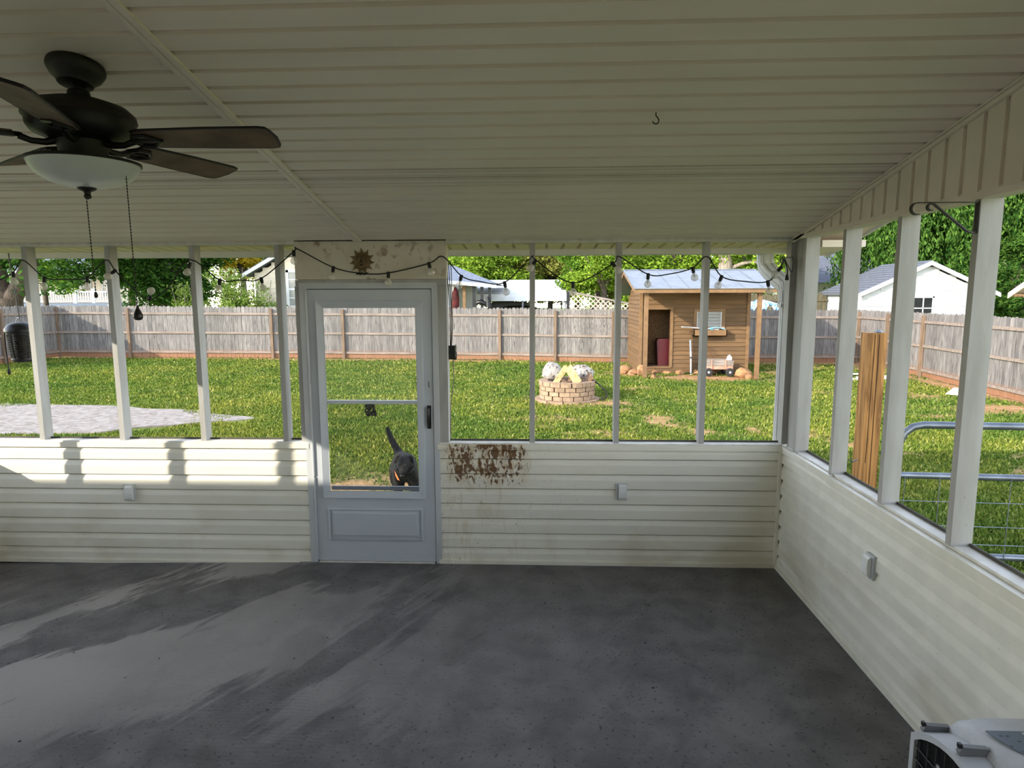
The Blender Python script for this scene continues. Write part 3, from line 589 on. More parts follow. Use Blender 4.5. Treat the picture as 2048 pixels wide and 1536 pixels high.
# ------------------------------------------------------------------ string lights
sl_ = thing('string_lights', 'black cable of clear globe bulbs strung in swags along the screened wall', 'string lights', (0, 4.61, 2.1))
YS = 4.605
pth = [(-4.45,2.20),(-4.15,2.115),(-3.97,2.10),(-3.803,2.168),(-3.723,2.257),(-3.572,2.132),(-3.424,2.117),(-3.256,2.130),(-3.108,2.253),(-3.044,2.179),(-2.95,2.08),(-2.808,1.972),(-2.65,2.07),(-2.492,2.253),(-2.283,2.108),(-2.138,2.107),(-1.981,2.117),(-1.737,2.304),(-1.711,2.322),(-1.458,2.192),(-1.253,2.149),(-1.067,2.151),(-.778,2.216),(-.678,2.263),(-.550,2.128),(-.420,2.089),(-.247,2.081),(-.058,2.256),(-.027,2.232),(.232,2.076),(.508,2.208),(.548,2.256),(.751,2.132),(.90,2.135),(1.055,2.175),(1.151,2.252),(1.255,2.116),(1.417,2.081),(1.570,2.080),(1.64,2.16),(1.674,2.226)]
def cat(P, n=5):
    P = [Vector(p) for p in P]; o = []
    for i in range(len(P)-1):
        p0, p1, p2, p3 = P[max(i-1,0)], P[i], P[i+1], P[min(i+2,len(P)-1)]
        for k in range(n):
            t = k/n; o.append(.5*((2*p1)+(p2-p0)*t+(2*p0-5*p1+4*p2-p3)*t*t+(3*p1-p0-3*p2+p3)*t**3))
    o.append(P[-1]); return o
MB().tube(cat([(x, YS, z) for x, z in pth]), .0045, 6).build('cable', cable_mat, sl_, 60)
bul = [((-3.803,2.168),(.10,-1)),((-3.572,2.132),(-.1,-1)),((-3.256,2.130),(.0,-1)),((-3.044,2.179),(-.9,-.7)),((-2.808,1.970),(.35,1)),((-2.492,2.225),(-.35,-1)),((-2.283,2.108),(-.12,-1)),((-1.981,2.117),(.2,-1)),((-1.737,2.304),(.05,-1)),((-1.458,2.192),(-.12,-1)),((-1.067,2.151),(.0,-1)),((-.778,2.216),(.25,-1)),((-.550,2.128),(-.25,-1)),((-.247,2.081),(.2,-1)),((-.027,2.232),(-.6,-.8)),((.232,2.076),(0,-1)),((.500,2.212),(.7,-.8)),((.751,2.132),(-.05,-1)),((1.055,2.175),(.2,-1)),((1.255,2.116),(-.4,-1)),((1.570,2.080),(.15,-1)),((1.655,2.175),(-.7,-.8))]
for (x, z), d in bul:
    dv = Vector((d[0], -.12, d[1])).normalized(); M = dv.to_track_quat('Z', 'Y').to_matrix()
    so = MB().lathe([(.010,-.008),(.012,-.004),(.0125,.020),(.0105,.034),(.0095,.036)], (x, YS, z), 12, M).build('lamp_holder', cable_mat, sl_, 40)
    MB().lathe([(.0085,.034),(.010,.040),(.016,.046),(.023,.055),(.0262,.066),(.0245,.078),(.018,.087),(.009,.092),(.002,.093)], (x, YS, z), 16, M).build('bulb', bulb_mat, so, 80)
    MB().lathe([(.002,.036),(.003,.05),(.004,.060),(.002,.064)], (x, YS, z), 6, M).build('filament', filament, so)
MB().tube(cat([(1.674,YS,2.226),(1.69,YS,2.19),(1.70,YS,2.15),(1.698,YS,2.125)]), .004, 6).build('cable_tail', cable_mat, sl_)
MB().lathe([(.012,2.088),(.013,2.095),(.010,2.115),(.006,2.128)], (1.698, YS, 0), 10).build('plug', cable_mat, sl_, 40)

# ------------------------------------------------------------------ sun plaque
SX, SZ = -1.262, 2.236
sp = thing('sun_plaque', 'small rusty gold metal sun face hung above the door', 'wall plaque', (SX, D-.02, SZ-.09))
mb = MB(); n = 11; o = []
for k in range(n):
    a = math.pi/2+2*math.pi*k/n
    for r, da in ((.060, -.24), (.076, -.05), (.094, .04), (.070, .13)): o.append((SX+r*math.cos(a+da), 0, SZ+r*math.sin(a+da)))
mb.prism(o[::-1], (0, D-.012, 0), (0, D-.006, 0)); mb.build('sun_rays', sunmetal, sp)
fc = MB().lathe([(.060,-.004),(.056,.006),(.044,.013),(.022,.017),(.004,.018)], (SX, D-.012, SZ), 28, Matrix.Rotation(R(90), 3, 'X')).build('sun_face', sunmetal, sp, 50)
fx = MB(); Yf = D-.026
for s in (-1, 1):
    fx.tube([(SX+s*.032*math.cos(t)*.42+s*.022, Yf, SZ+.016+.010*math.sin(t)) for t in [2*math.pi*i/10 for i in range(10)]], .0022, 5, True)
    fx.ball((SX+s*.022, Yf, SZ+.016), (.004,.003,.004), 8, 5); fx.tube([(SX+s*.008,Yf,SZ+.030),(SX+s*.022,Yf+.001,SZ+.038),(SX+s*.040,Yf+.006,SZ+.030)], .0025, 5)
fx.tube([(SX,Yf,SZ+.024),(SX,Yf-.008,SZ-.002),(SX,Yf-.006,SZ-.010)], [.003,.006,.007], 6)
fx.tube([(SX-.020,Yf+.003,SZ-.022),(SX-.008,Yf-.002,SZ-.026),(SX,Yf-.003,SZ-.023),(SX+.008,Yf-.002,SZ-.026),(SX+.020,Yf+.003,SZ-.022)], .003, 5); fx.tube([(SX-.016,Yf+.003,SZ-.024),(SX,Yf-.002,SZ-.034),(SX+.016,Yf+.003,SZ-.024)], .003, 5)
fx.build('face_relief', sun_dark, sp, 60)
rib = MB()
for k in range(9): rib.ball((SX-.035+.009*k, D-.016, SZ-.088+.004*math.sin(k*1.9)), (.009,.006,.007), 7, 5)
rib.build('leaf_band', sun_dark, sp, 60)

# ------------------------------------------------------------------ outlets
def outlet(label, c, right=False):
    o = thing('outlet_cover', label, 'outlet', c, 'weatherproof outlet covers on the knee walls'); x, y, z = c
    def bx(m, a0, a1, d0, d1, z0, z1):
        if right: m.box(x-d1, x-d0, y+a0, y+a1, z+z0, z+z1)
        else: m.box(x+a0, x+a1, y-d1, y-d0, z+z0, z+z1)
        return m
    bx(MB(), -.040, .040, -.01, .018, 0, .128).build('box', casing_mat, o)
    prof = [(.016,.006),(.030,.008),(.040,.025),(.043,.065),(.040,.108),(.028,.122),(.016,.122)]
    if right: MB().prism([(x-d, 0, z+q) for d, q in prof], (0,y-.026,0), (0,y+.034,0)).build('hinged_lid', outlet_mat, o)
    else: MB().prism([(0, y-d, z+q) for d, q in prof], (x-.022,0,0), (x+.036,0,0)).build('hinged_lid', outlet_mat, o)
    bx(MB(), -.030, -.026, .016, .024, .012, .116).build('hinge_edge', casing_mat, o)
outlet('white weatherproof outlet cover on the sunlit siding left of the door', (-3.089, D-.0135, .464))
outlet('white weatherproof outlet cover on the siding between door and corner', (.598, D-.0135, .506))
outlet('white weatherproof outlet cover on the right side wall', (XR-.0135, 3.318, .515), True)

# ------------------------------------------------------------------ hooks and brackets
HY = 2.783; HZ = roofz(HY)
hk = MB().tube(cat([(.470,HY,HZ+.002),(.470,HY,HZ-.012),(.478,HY,HZ-.022),(.482,HY,HZ-.034),(.474,HY,HZ-.044),(.462,HY,HZ-.042),(.457,HY,HZ-.034)], 4), .0024, 6)
tag(hk.build('ceiling_hook', black_metal), 'single small black screw hook in the soffit ceiling', 'hook')
def scroll(name, label, p, ln, w, hgt, group=None, two=True):
    """plant bracket: back bar on a post, arm towards -x with scrolled end, diagonal brace"""
    x, y, z = p; o = thing(name, label, 'bracket', (x, y, z-hgt), group)
    def flat(P, nm):
        m = MB(); P = [Vector(q) for q in P]
        t = .004
        for i in range(len(P)-1):
            d = (P[i+1]-P[i]).normalized(); e = d*.001
            m.bar(P[i]-e, P[i+1]+e, w, t, up=d.cross(Vector((0,1,0))))
        return m.build(nm, black_metal, o)
    flat([(x-.003, y, z), (x-.003, y, z-hgt)], 'back_bar')
    arc = lambda cx, cz, r, a0, a1, n=9: [(cx+r*math.cos(R(a0+(a1-a0)*i/n)), y, cz+r*math.sin(R(a0+(a1-a0)*i/n))) for i in range(n+1)]
    rr_ = hgt*.19
    flat([(x-.003, y, z), (x-ln+rr_, y, z)]+arc(x-ln+rr_, z-rr_, rr_, 90, 290), 'arm')
    r3 = hgt*.11
    flat(arc(x-ln*.72+r3*.3, z-r3-.004, r3, 290, 90, 8)+[(x-ln*.66, y, z-.006), (x-ln*.14, y, z-hgt*.92), (x-ln*.05, y, z-hgt*.985), (x-.003, y, z-hgt*.95)], 'brace')
    return o
scroll('plant_bracket', 'black scrolled iron plant bracket on the near right-hand post', (XR, 2.755, 2.350), .262, .018, .122)
scroll('plant_bracket', 'small black iron bracket on the corner post holding the end of the lights', (1.735, 4.615, 2.243), .085, .016, .10)

# ------------------------------------------------------------------ cables and adapter by the door
ad = thing('light_timer', 'black timer box with cables hanging beside the right edge of the door', 'timer box', (-.645, 4.72, 1.53))
MB().box(-.668, -.618, 4.70, 4.735, 1.53, 1.632).build('housing', black_metal, ad)
MB().lathe([(.009,0),(.009,.006),(.006,.008)], (-.645, 4.70, 1.585), 12, Matrix.Rotation(R(90), 3, 'X')).build('dial', cable_mat, ad)
for k, (a, c) in enumerate(((-.668, .0), (-.655, .010), (-.640, .018))):
    MB().tube(cat([(a,4.715,2.20+.02*k),(a+.006,4.715,2.10),(-.652+c*.9,4.715,1.95),(-.650+c,4.715,1.80),(-.652+c*.6,4.715,1.628)], 5), .0035, 6).build('cable', grey_wood if k == 2 else cable_mat, ad, 60)
MB().tube(cat([(-.632,4.715,1.53),(-.628,4.715,1.42),(-.640,4.715,1.30),(-.655,4.715,1.18),(-.66,4.715,1.0),(-.66,4.72,.93)], 5), .0035, 6).build('cable', grey_wood, ad, 60)
MB().ball((-.618, 4.72, 1.58), (.014,.014,.05), 10, 8, .35, random.Random(2)).build('cobweb_fluff', mat('grey_fluff', (110,112,100), (70,72,62), rough=1, scale=40), ad)
cb = MB().tube(cat([(-1.765,4.70,1.72),(-1.762,4.70,1.55),(-1.768,4.70,1.42),(-1.755,4.70,1.30),(-1.752,4.70,1.15),(-1.758,4.70,.94)], 5), .003, 6)
tag(cb.build('hanging_cord', grey_wood, None, 60), 'thin grey cord hanging down along the left door board', 'cord')

# ------------------------------------------------------------------ hanging bug zapper
zx, zy = -4.115, 5.0
bz = thing('bug_zapper', 'black ribbed bug zapper lantern hanging from the eave at the far left', 'bug zapper', (zx, zy, 1.48))
MB().lathe([(.045,1.795),(.06,1.79),(.085,1.775),(.10,1.755),(.108,1.742),(.108,1.722),(.10,1.718),(.098,1.70)], (zx, zy, 0), 28).build('lid', black_metal, bz, 40)
for k in range(13):
    z = 1.692-.0138*k; r = .098-.0016*k
    MB().lathe([(r-.022,z),(r,z-.001),(r,z-.004),(r-.022,z-.005)], (zx, zy, 0), 28).build('grille_ring', black_metal, bz)
MB().lathe([(.055,1.51),(.055,1.71)], (zx, zy, 0), 16).build('inner_tube', mat('zapper_grid', (40,36,32), (90,82,72), rough=.5, scale=40), bz)
gr = MB()
for k in range(10):
    a = 2*math.pi*k/10+.2; gr.bar((zx+.092*math.cos(a), zy+.092*math.sin(a), 1.70), (zx+.074*math.cos(a), zy+.074*math.sin(a), 1.515), .005, .012)
gr.build('cage_bar', black_metal, bz)
MB().lathe([(.078,1.512),(.080,1.506),(.072,1.484),(.05,1.48)], (zx, zy, 0), 24).build('tray', black_metal, bz, 40)
MB().tube([(zx-.035,zy,1.785),(zx-.018,zy,1.83),(zx+.018,zy,1.83),(zx+.035,zy,1.785)], .003, 6).build('bail', galv_tube, bz)
MB().tube(cat([(zx-.035,zy,2.335),(zx-.03,zy,2.2),(zx-.012,zy,2.0),(zx-.002,zy,1.86),(zx+.004,zy,1.835),(zx-.006,zy,1.826)], 4), .004, 6).build('hanging_rod', black_metal, bz)
MB().tube(cat([(zx-.055,zy-.095,1.72),(zx-.05,zy-.105,1.66),(zx-.048,zy-.105,1.55),(zx-.047,zy-.10,1.43)], 5), .0045, 6).build('power_cord', cable_mat, bz, 60)
MB().lathe([(.006,1.435),(.011,1.415),(.011,1.395),(.005,1.39)], (zx-.047, zy-.10, 0), 8).build('plug', cable_mat, bz)

# ------------------------------------------------------------------ downspout outside the corner
ds = thing('downspout', 'white ribbed gutter downspout with elbow outside the back right corner', 'downspout', (1.74, 4.9, 0))
def rectpipe(P, w, d, nm):
    m = MB(); P = [Vector(p) for p in P]; n = len(P); rings = []
    for i, p in enumerate(P):
        t = (P[min(i+1,n-1)]-P[max(i-1,0)]).normalized(); a = Vector((1,0,0)) if abs(t.x) < .9 else Vector((0,0,1)); a = (a-t*a.dot(t)).normalized(); b_ = t.cross(a)
        pr = []
        for k in range(4):
            s0 = [(-1,-1),(1,-1),(1,1),(-1,1)][k]; s1 = [(-1,-1),(1,-1),(1,1),(-1,1)][(k+1) % 4]
            for q, ins in ((0,0),(.2,0),(.26,.10),(.46,.10),(.52,0),(.72,0),(.78,.10),(.94,0)):
                u = s0[0]+(s1[0]-s0[0])*q; v = s0[1]+(s1[1]-s0[1])*q; pr.append(p+a*(u*w/2*(1-ins*(k % 2)))+b_*(v*d/2*(1-ins*((k+1) % 2))))
        rings.append(pr)
    c = len(rings[0]); vs = [v for r_ in rings for v in r_]
    m.add(vs, [(i*c+k, i*c+(k+1) % c, (i+1)*c+(k+1) % c, (i+1)*c+k) for i in range(n-1) for k in range(c)]+[tuple(range(c)), tuple(range(n*c-1, (n-1)*c-1, -1))])
    return m.build(nm, white_trim, ds)
rectpipe([(1.715,5.11,2.31),(1.715,5.11,2.25),(1.72,5.09,2.20),(1.735,5.02,2.15),(1.755,4.92,2.10),(1.772,4.83,2.06),(1.778,4.80,2.01),(1.778,4.795,1.94)], .105, .075, 'elbow')
rectpipe([(1.778,4.795,1.96),(1.778,4.795,-.18)], .085, .06, 'pipe')
MB().box(1.72, 1.835, 4.752, 4.83, 1.90, 1.925).build('strap', white_trim, ds)

# ------------------------------------------------------------------ pet carrier
pc = thing('pet_carrier', 'grey plastic pet carrier with a black wire door on the floor by the right wall', 'pet carrier', (1.46, 1.90, 0))
def carrier_ring(x, sc_, top):
    # cross-section in (y,z), rounded, width .44
    P = []; w = .215*sc_
    for yy, z in ((-w*.92, .03), (-w, .07), (-w*1.02, .30), (-w*.98, .45), (-w*.86, top-.045), (-w*.66, top-.012), (-w*.35, top), (w*.35, top), (w*.66, top-.012), (w*.86, top-.045), (w*.98, .45), (w*1.02, .30), (w, .07), (w*.92, .03)): P.append((x, 1.915+yy, z))
    return P
rings = [carrier_ring(1.385, .90, .545), carrier_ring(1.393, .96, .575), carrier_ring(1.42, 1.0, .592), carrier_ring(1.48, 1.01, .60), carrier_ring(1.63, 1.01, .60), carrier_ring(1.70, 1.0, .592), carrier_ring(1.722, .95, .575), carrier_ring(1.730, .85, .54)]
c = len(rings[0]); n = len(rings); vs = [p for r_ in rings for p in r_]
MB().add(vs, [(i*c+k, i*c+(k+1) % c, (i+1)*c+(k+1) % c, (i+1)*c+k) for i in range(n-1) for k in range(c)]+[tuple(range((n-1)*c, n*c))]).build('shell', crate_m, pc, 50)
# front frame ring with arched top
def arch(y0, y1, z0, zs, zt, n=12):
    P = [(y0, z0), (y0, zs)]
    for i in range(1, n): t = i/n; P.append((y0+(y1-y0)*t, zs+(zt-zs)*math.sin(math.pi*t)**.8))
    return P+[(y1, zs), (y1, z0)]
o_ = arch(1.690, 2.140, .02, .474, .560); i_ = arch(1.712, 2.118, .05, .460, .540); n = len(o_); m_ = MB()
vs = [(1.295, y, z) for y, z in o_]+[(1.295, y, z) for y, z in i_]+[(1.40, y, z) for y, z in o_]+[(1.40, y, z) for y, z in i_]; fs = []
for k in range(n):
    j = (k+1) % n; fs += [(k, j, n+j, n+k), (2*n+k, 3*n+k, 3*n+j, 2*n+j), (k, 2*n+k, 2*n+j, j), (n+k, n+j, 3*n+j, 3*n+k)]
m_.add(vs, fs).build('door_frame', crate_m, pc, 40)
dg = MB()
for k in range(9):
    y = 1.735+.045*k; t = (y-1.715)/.40; dg.tube([(1.300, y, .05), (1.300, y, .458+.07*math.sin(math.pi*min(max(t,0),1))**.8)], .0025, 5)
for k in range(9): dg.tube([(1.300, 1.715, .08+.045*k), (1.300, 2.115, .08+.045*k)], .0025, 5)
dg.build('wire_door', mat('grey_wire', (70,70,72), rough=.5, metal=.3), pc)
MB().prism([(1.308, y, z) for y, z in arch(1.711, 2.119, .04, .459, .541)], (0,0,0), (.004,0,0)).build('shade_sheet', mat('crate_shade_black', (5,5,5), rough=.9), pc)  # black sheet behind the wires paints the shade inside the carrier
bck = MB()
for k in range(5): bck.lathe([(.013,0),(.013,.002)], (1.305, 1.93+.05*(k % 3)+.02*(k//3), .40+.045*(k//3)), 12, Matrix.Rotation(R(90), 3, 'Y'))
bck.build('vent_light_disc', crate_m, pc)  # solid pale discs painted in for light showing through the vent holes
for y, zc in ((2.100, .515), (1.915, .572)):
    dx_ = .0; cl = MB().prism([(1.305+dx_,0,.0+zc),(1.318+dx_,0,.018+zc),(1.395+dx_,0,.013+zc),(1.405+dx_,0,.0+zc),(1.395+dx_,0,-.012+zc),(1.31+dx_,0,-.012+zc)], (0,y-.009,0), (0,y+.009,0)).build('clip', crate_clip, pc)
    MB().box(1.305, 1.315, y-.006, y+.006, zc+.012, zc+.026).build('clip_pin', black_metal, cl)
lb = MB().prism([(1.425,1.972,.5995),(1.436,1.93,.5995),(1.448,1.905,.5995),(1.452,1.893,.5995),(1.470,1.865,.5995),(1.50,1.832,.5995),(1.60,1.815,.5995),(1.68,1.972,.5995)], (0,0,0), (0,0,.004))
lab = lb.build('name_panel', crate_grey, pc)
MB().box(1.530, 1.67, 1.905, 1.965, .6036, .6046).build('white_label', white_plastic, lab)
ps = MB(); rr = random.Random(9)
for k in range(10): 
    a = 1.45+.02*(k % 5); y = 1.945-.024*(k//2) if k < 8 else 1.85; ps.box(a, a+.010, y, y+.004, .6036, .6042)
ps.build('printed_marks', mat('print_ink', (70,78,88), rough=.6), lab)
hd = MB().tube(cat([(1.50,1.915,.5),(1.515,1.915,.50)], 2), .004, 5)

# ------------------------------------------------------------------ gate, gate post
g6 = thing('gate_post', 'thick new timber gate post standing just outside the right wall', 'post', (2.80, 5.46, gz(2.8)))
MB().box(2.675, 2.815, 5.40, 5.54, gz(2.8)-.05, 1.68).build('timber', gate_wood, g6)
ck = MB(); ck.bar((2.722,5.3995,1.67),(2.712,5.3995,.6),.004,.003,up=(0,1,0)); ck.bar((2.757,5.3995,1.67),(2.752,5.3995,.3),.005,.003,up=(0,1,0)); ck.build('drying_crack', mat('crack', (44,28,16), rough=.95), g6)
MB().lathe([(.022,0),(.030,.004),(.026,.014),(.012,.024),(.002,.027)], (2.770, 5.45, 1.68), 10).build('cap_light', galv, g6)
MB().tube([(2.66,5.43,.62),(2.62,5.43,.60),(2.60,5.43,.62)], .006, 6).build('latch_bolt', galv_tube, g6)
tg = thing('tube_gate', 'grey galvanised tube gate with wire mesh outside the right wall', 'gate', (3.6, 5.2, gz(3.6)))
def gp_(x): return 5.27-(x-2.9)*.07
outer = [(2.895,gp_(2.9),-.12),(2.895,gp_(2.9),.70),(2.905,gp_(2.9),.80),(2.94,gp_(2.94),.885),(3.0,gp_(3),.935),(3.08,gp_(3.08),.952),(5.6,gp_(5.6),.952)]
MB().tube(outer, .030, 12).build('frame_tube', galv_tube, tg, 40)
MB().tube([(2.92,gp_(2.92),.535),(5.6,gp_(5.6),.535)], .027, 12).build('mid_rail', galv_tube, tg, 40)
MB().tube([(2.92,gp_(2.92),-.13),(5.6,gp_(5.6),-.13)], .027, 12).build('bottom_rail', galv_tube, tg, 40)
for k in range(11): MB().tube([(2.955+.265*k,gp_(2.955+.265*k)-.026,.53),(2.955+.265*k,gp_(2.955+.265*k)-.026,-.13)], .0035, 5).build('mesh_wire', galv_tube, tg)
for z in (.33,.13,-.02): MB().tube([(2.9,gp_(2.9)-.028,z),(5.6,gp_(5.6)-.028,z)], .0032, 5).build('mesh_wire', galv_tube, tg)

# ------------------------------------------------------------------ fences
def picket_mesh(w, hh, nm):
    c = .036
    return MB().prism([(-w/2,0,.02),(w/2,0,.02),(w/2,0,hh-c*1.2),(w/2-c,0,hh),(-w/2+c,0,hh),(-w/2,0,hh-c*1.2)], (0,-.009,0), (0,.009,0)).mesh(nm, fence_wood)
PK = [picket_mesh(.132, 1.84, 'picket'), picket_mesh(.134, 1.85, 'picket'), picket_mesh(.130, 1.83, 'picket')]
PST = MB().box(-.045,.045,-.045,.045,-.02,1.76).mesh('fence_post', post_wood)
def fence(label, pts, inner, skip=None):
    f = thing('wooden_fence', label, 'fence', (pts[0][0], pts[0][1], gz(pts[0][0])))
    rr = random.Random(hash(label) % 1000 if False else len(label))
    for (ax, ay), (bx_, by) in zip(pts, pts[1:]):
        d = Vector((bx_-ax, by-ay, 0)); Ln = d.length; d.normalize(); nrm = Vector((-d.y, d.x, 0))*inner; rz = math.atan2(d.y, d.x)
        n = int(Ln/.1385)
        for k in range(n):
            p = Vector((ax, ay, 0))+d*((k+.5)*Ln/n)
            if skip and skip(p): continue
            p -= nrm*rr.uniform(0, .010); inst('picket', PK[rr.randrange(3)], f, (p.x, p.y, gz(p.x)+rr.uniform(-.008,.008)), rz+rr.uniform(-.035,.035))
        npst = max(1, round(Ln/2.46))
        for k in range(npst):
            p0 = Vector((ax, ay, 0))+d*(k*Ln/npst); p1 = Vector((ax, ay, 0))+d*((k+1)*Ln/npst)
            q = p0+nrm*.062
            inst('fence_post', PST, f, (q.x, q.y, gz(q.x)), rz)
            for z in (1.58, .90, .215):
                a = p0+nrm*.030+d*.04; c_ = p1+nrm*.030-d*.04
                MB().bar((a.x, a.y, gz(a.x)+z), (c_.x, c_.y, gz(c_.x)+z), .038, .075).build('rail', rail_wood, f)
    return f
fence('long weathered picket fence across the back of the yard', [(-17.2,22.6),(-7.0,23.0),(-1.4,22.95),(2.5,22.45),(11.1,23.1)], -1)
fence('shaded weathered picket fence along the left side of the yard', [(-17.3,17.7),(-17.2,22.6)], -1)
fence('sunlit picket fence along the right side of the yard', [(11.1,23.1),(10.95,19.0),(10.45,14.0),(10.1,11.4)], -1)

# ------------------------------------------------------------------ shed
SG = -.28
sh = thing('garden_shed', 'brown clapboard garden shed with open doorway and metal porch roof', 'shed', (4.6, 20, SG))
YF, YB, XA, XB = 19.5, 22.0, 2.98, 6.13
def rf(y): return 2.19+(y-17.9)*.2417 if y < 20.3 else 2.77-(y-20.3)*.35
openings = [(3.20, 3.86, -.10, 1.60), (4.63, 5.36, 1.08, 1.54)]
z = -.12; k = 0
while z < 2.42:
    z1 = min(z+.125, 2.46); segs = [(XA, XB)]
    for (a, b_, c_, d_) in openings:
        if z1 > c_+.02 and z < d_-.02:
            segs = [s for (p, q) in segs for s in (((p, a), (b_, q)) if p < a and q > b_ else ((p, q),))]
    for p, q in segs:
        MB().prism([(0,YF+.01,z-.006),(0,YF-.034,z),(0,YF-.034,z+.012),(0,YF-.004,z1+.004),(0,YF+.01,z1+.004)], (p,0,0), (q,0,0)).build('clapboard', shed_paint, sh)
    z = z1; k += 1
z = -.12
while z < 2.50:
    z1 = z+.125
    yb_ = YB if z < 2.0 else 21.6-(z-2.0)*1.2; ya_ = YF
    if z > 2.42: ya_ = 19.9
    MB().prism([(XA+.01,0,z-.006),(XA-.034,0,z),(XA-.034,0,z+.012),(XA-.004,0,z1+.004),(XA+.01,0,z1+.004)], (0,ya_,0), (0,yb_,0)).build('clapboard', shed_paint, sh); z = z1
MB().box(XB, XB+.03, YF, YB, -.12, 2.1).build('side_wall', shed_paint, sh); MB().box(XA, XB, YB, YB+.03, -.12, 2.05).build('back_wall', shed_dark, sh)
MB().box(XA+.03, XB, YF+.9, YF+.92, -.08, 2.2).build('inner_partition', shed_dark, sh)
MB().box(XA, XB, YF+.02, YB, -.14, -.09).build('floor_board', shed_dark, sh)
MB().box(XA-.01, 3.45, YF-.03, YF, -.27, -.10).build('base_board', shed_paint, sh); MB().box(3.46, XB, YF-.03, YF, -.27, -.10).build('base_board', shed_paint, sh)
MB().box(XA-.03, XA, YF, YB, -.27, -.12).build('base_board', shed_paint, sh)
for a, c_ in ((XA-.035, XA+.06), (XB-.05, XB+.045)): MB().box(a, c_, YF-.055, YF+.0, -.22, 2.45).build('corner_board', shed_trim, sh)
for a in ((3.13,3.20,-.10,1.67),(3.86,3.94,-.10,1.67),(3.20,3.86,1.60,1.67)): MB().box(a[0], a[1], YF-.055, YF+.06, a[2], a[3]).build('door_trim', shed_trim, sh)
MB().box(3.16, 3.92, YF-.06, YF+.1, -.13, -.095).build('door_sill', shed_trim, sh)
for a in ((4.54,4.63,1.03,1.62),(5.36,5.45,1.03,1.62),(4.63,5.36,1.54,1.62),(4.63,5.36,1.03,1.08)): MB().box(a[0], a[1], YF-.055, YF+.03, a[2], a[3]).build('window_trim', shed_trim, sh)
for k in range(5): MB().box(4.65, 5.34, YF+.002+.0*k, YF+.012, 1.085+.091*k, 1.085+.091*k+.083).build('louvre_pane', mat('dusty_pane', (150,150,146), (136,136,132), rough=.4) if k == 0 else bpy.data.materials['dusty_pane'], sh)
for a in (4.63, 5.33): MB().box(a, a+.03, YF-.015, YF+.0, 1.08, 1.54).build('louvre_rail', white_trim, sh)
wbx = MB(); wbx.box(4.50,5.46,YF-.27,YF-.245,.82,1.01); wbx.box(4.50,4.525,YF-.27,YF-.02,.82,1.01); wbx.box(5.435,5.46,YF-.27,YF-.02,.82,1.01); wbx.box(4.50,5.46,YF-.27,YF-.02,.82,.845); wbx.build('window_box', shed_trim, sh)
for x in (2.87, 5.93): MB().box(x, x+.105, 18.05, 18.155, SG, 2.16).build('porch_post', shed_trim, sh)
MB().box(2.56, 6.52, 17.90, 17.94, 2.075, 2.185).build('eave_fascia', shed_trim, sh)
MB().bar((2.60,18.1,2.15),(6.48,18.1,2.15),.09,.09).build('porch_beam', shed_trim, sh)
for x in (2.56, 6.48):
    MB().prism([(0,17.92,2.08),(0,20.3,2.655),(0,22.4,1.92),(0,22.4,2.02),(0,20.3,2.76),(0,17.92,2.185)], (x,0,0), (x+.04,0,0)).build('barge_board', shed_trim, sh)
rfm = MB().prism([(0,17.86,2.185),(0,20.3,2.772),(0,22.45,2.022),(0,22.45,2.04),(0,20.3,2.79),(0,17.86,2.203)], (2.54,0,0), (6.54,0,0)); rf_o = rfm.build('metal_roof', galv, sh)
for k in range(9):
    x = 2.56+.49*k; MB().prism([(0,17.86,2.203),(0,20.3,2.79),(0,20.3,2.806),(0,17.86,2.219)], (x,0,0), (x+.022,0,0)).build('roof_seam', galv, rf_o)
MB().box(2.54,6.54,20.24,20.36,2.785,2.80).build('ridge_cap', galv, rf_o)
for k in range(7): x = 2.7+.6*k; MB().bar((x,17.95,2.14),(x,20.25,2.70),.04,.07).build('rafter', shed_dark, sh)
# things at the shed
bn = thing('storage_bin', 'dark red plastic bin standing inside the shed doorway', 'bin', (3.75, 19.9, -.09))
MB().prism([(3.57,0,-.085),(3.88,0,-.085),(3.90,0,.62),(3.86,0,.70),(3.56,0,.70),(3.53,0,.64)], (0,19.75,0), (0,20.15,0)).build('bin_body', dark_red, bn); MB().prism([(3.52,0,.60),(3.91,0,.60),(3.88,0,.715),(3.56,0,.715)], (0,19.735,0), (0,20.165,0)).build('rim', dark_red, bn)
pl = MB().tube([(4.42,19.05,gz(4.4)+.01),(4.435,19.25,.30),(4.44,19.38,.74)], [.022,.022,.024], 10); pp = thing('pvc_pole', 'pale pole leaning upright below the shed window box', 'pole', (4.42, 19.05, gz(4.4)))
MB().tube([(4.415,19.06,gz(4.4)),(4.425,19.18,.20)], .022, 10).build('lower_tube', white_plastic, pp, 40); MB().tube([(4.425,19.18,.20),(4.437,19.38,.70)], .028, 10).build('upper_tube', white_plastic, pp, 40); MB().tube([(4.424,19.17,.17),(4.427,19.20,.24)], .031, 10).build('coupling', black_metal, pp)
nt_ = thing('pool_net', 'long pale blue pole and tools lying across the shed window box', 'pole', (4.7, 19.3, 1.0))
MB().tube([(4.13,19.22,1.10),(5.25,19.34,1.015)], .018, 8).build('pole', white_plastic, nt_, 40); MB().tube(cat([(4.95,19.30,1.04),(5.1,19.26,1.08),(5.28,19.28,1.06),(5.42,19.30,1.02)], 4), .016, 8).build('curved_handle', mat('pale_blue_plastic', (140,190,210), rough=.4), nt_, 40)
MB().box(4.98,5.06,19.27,19.33,1.01,1.085).build('grip', mat('teal_plastic', (70,140,160), rough=.4), nt_); MB().tube([(4.95,19.33,1.03),(5.40,19.31,1.07)], .012, 6).build('rod', white_plastic, nt_)
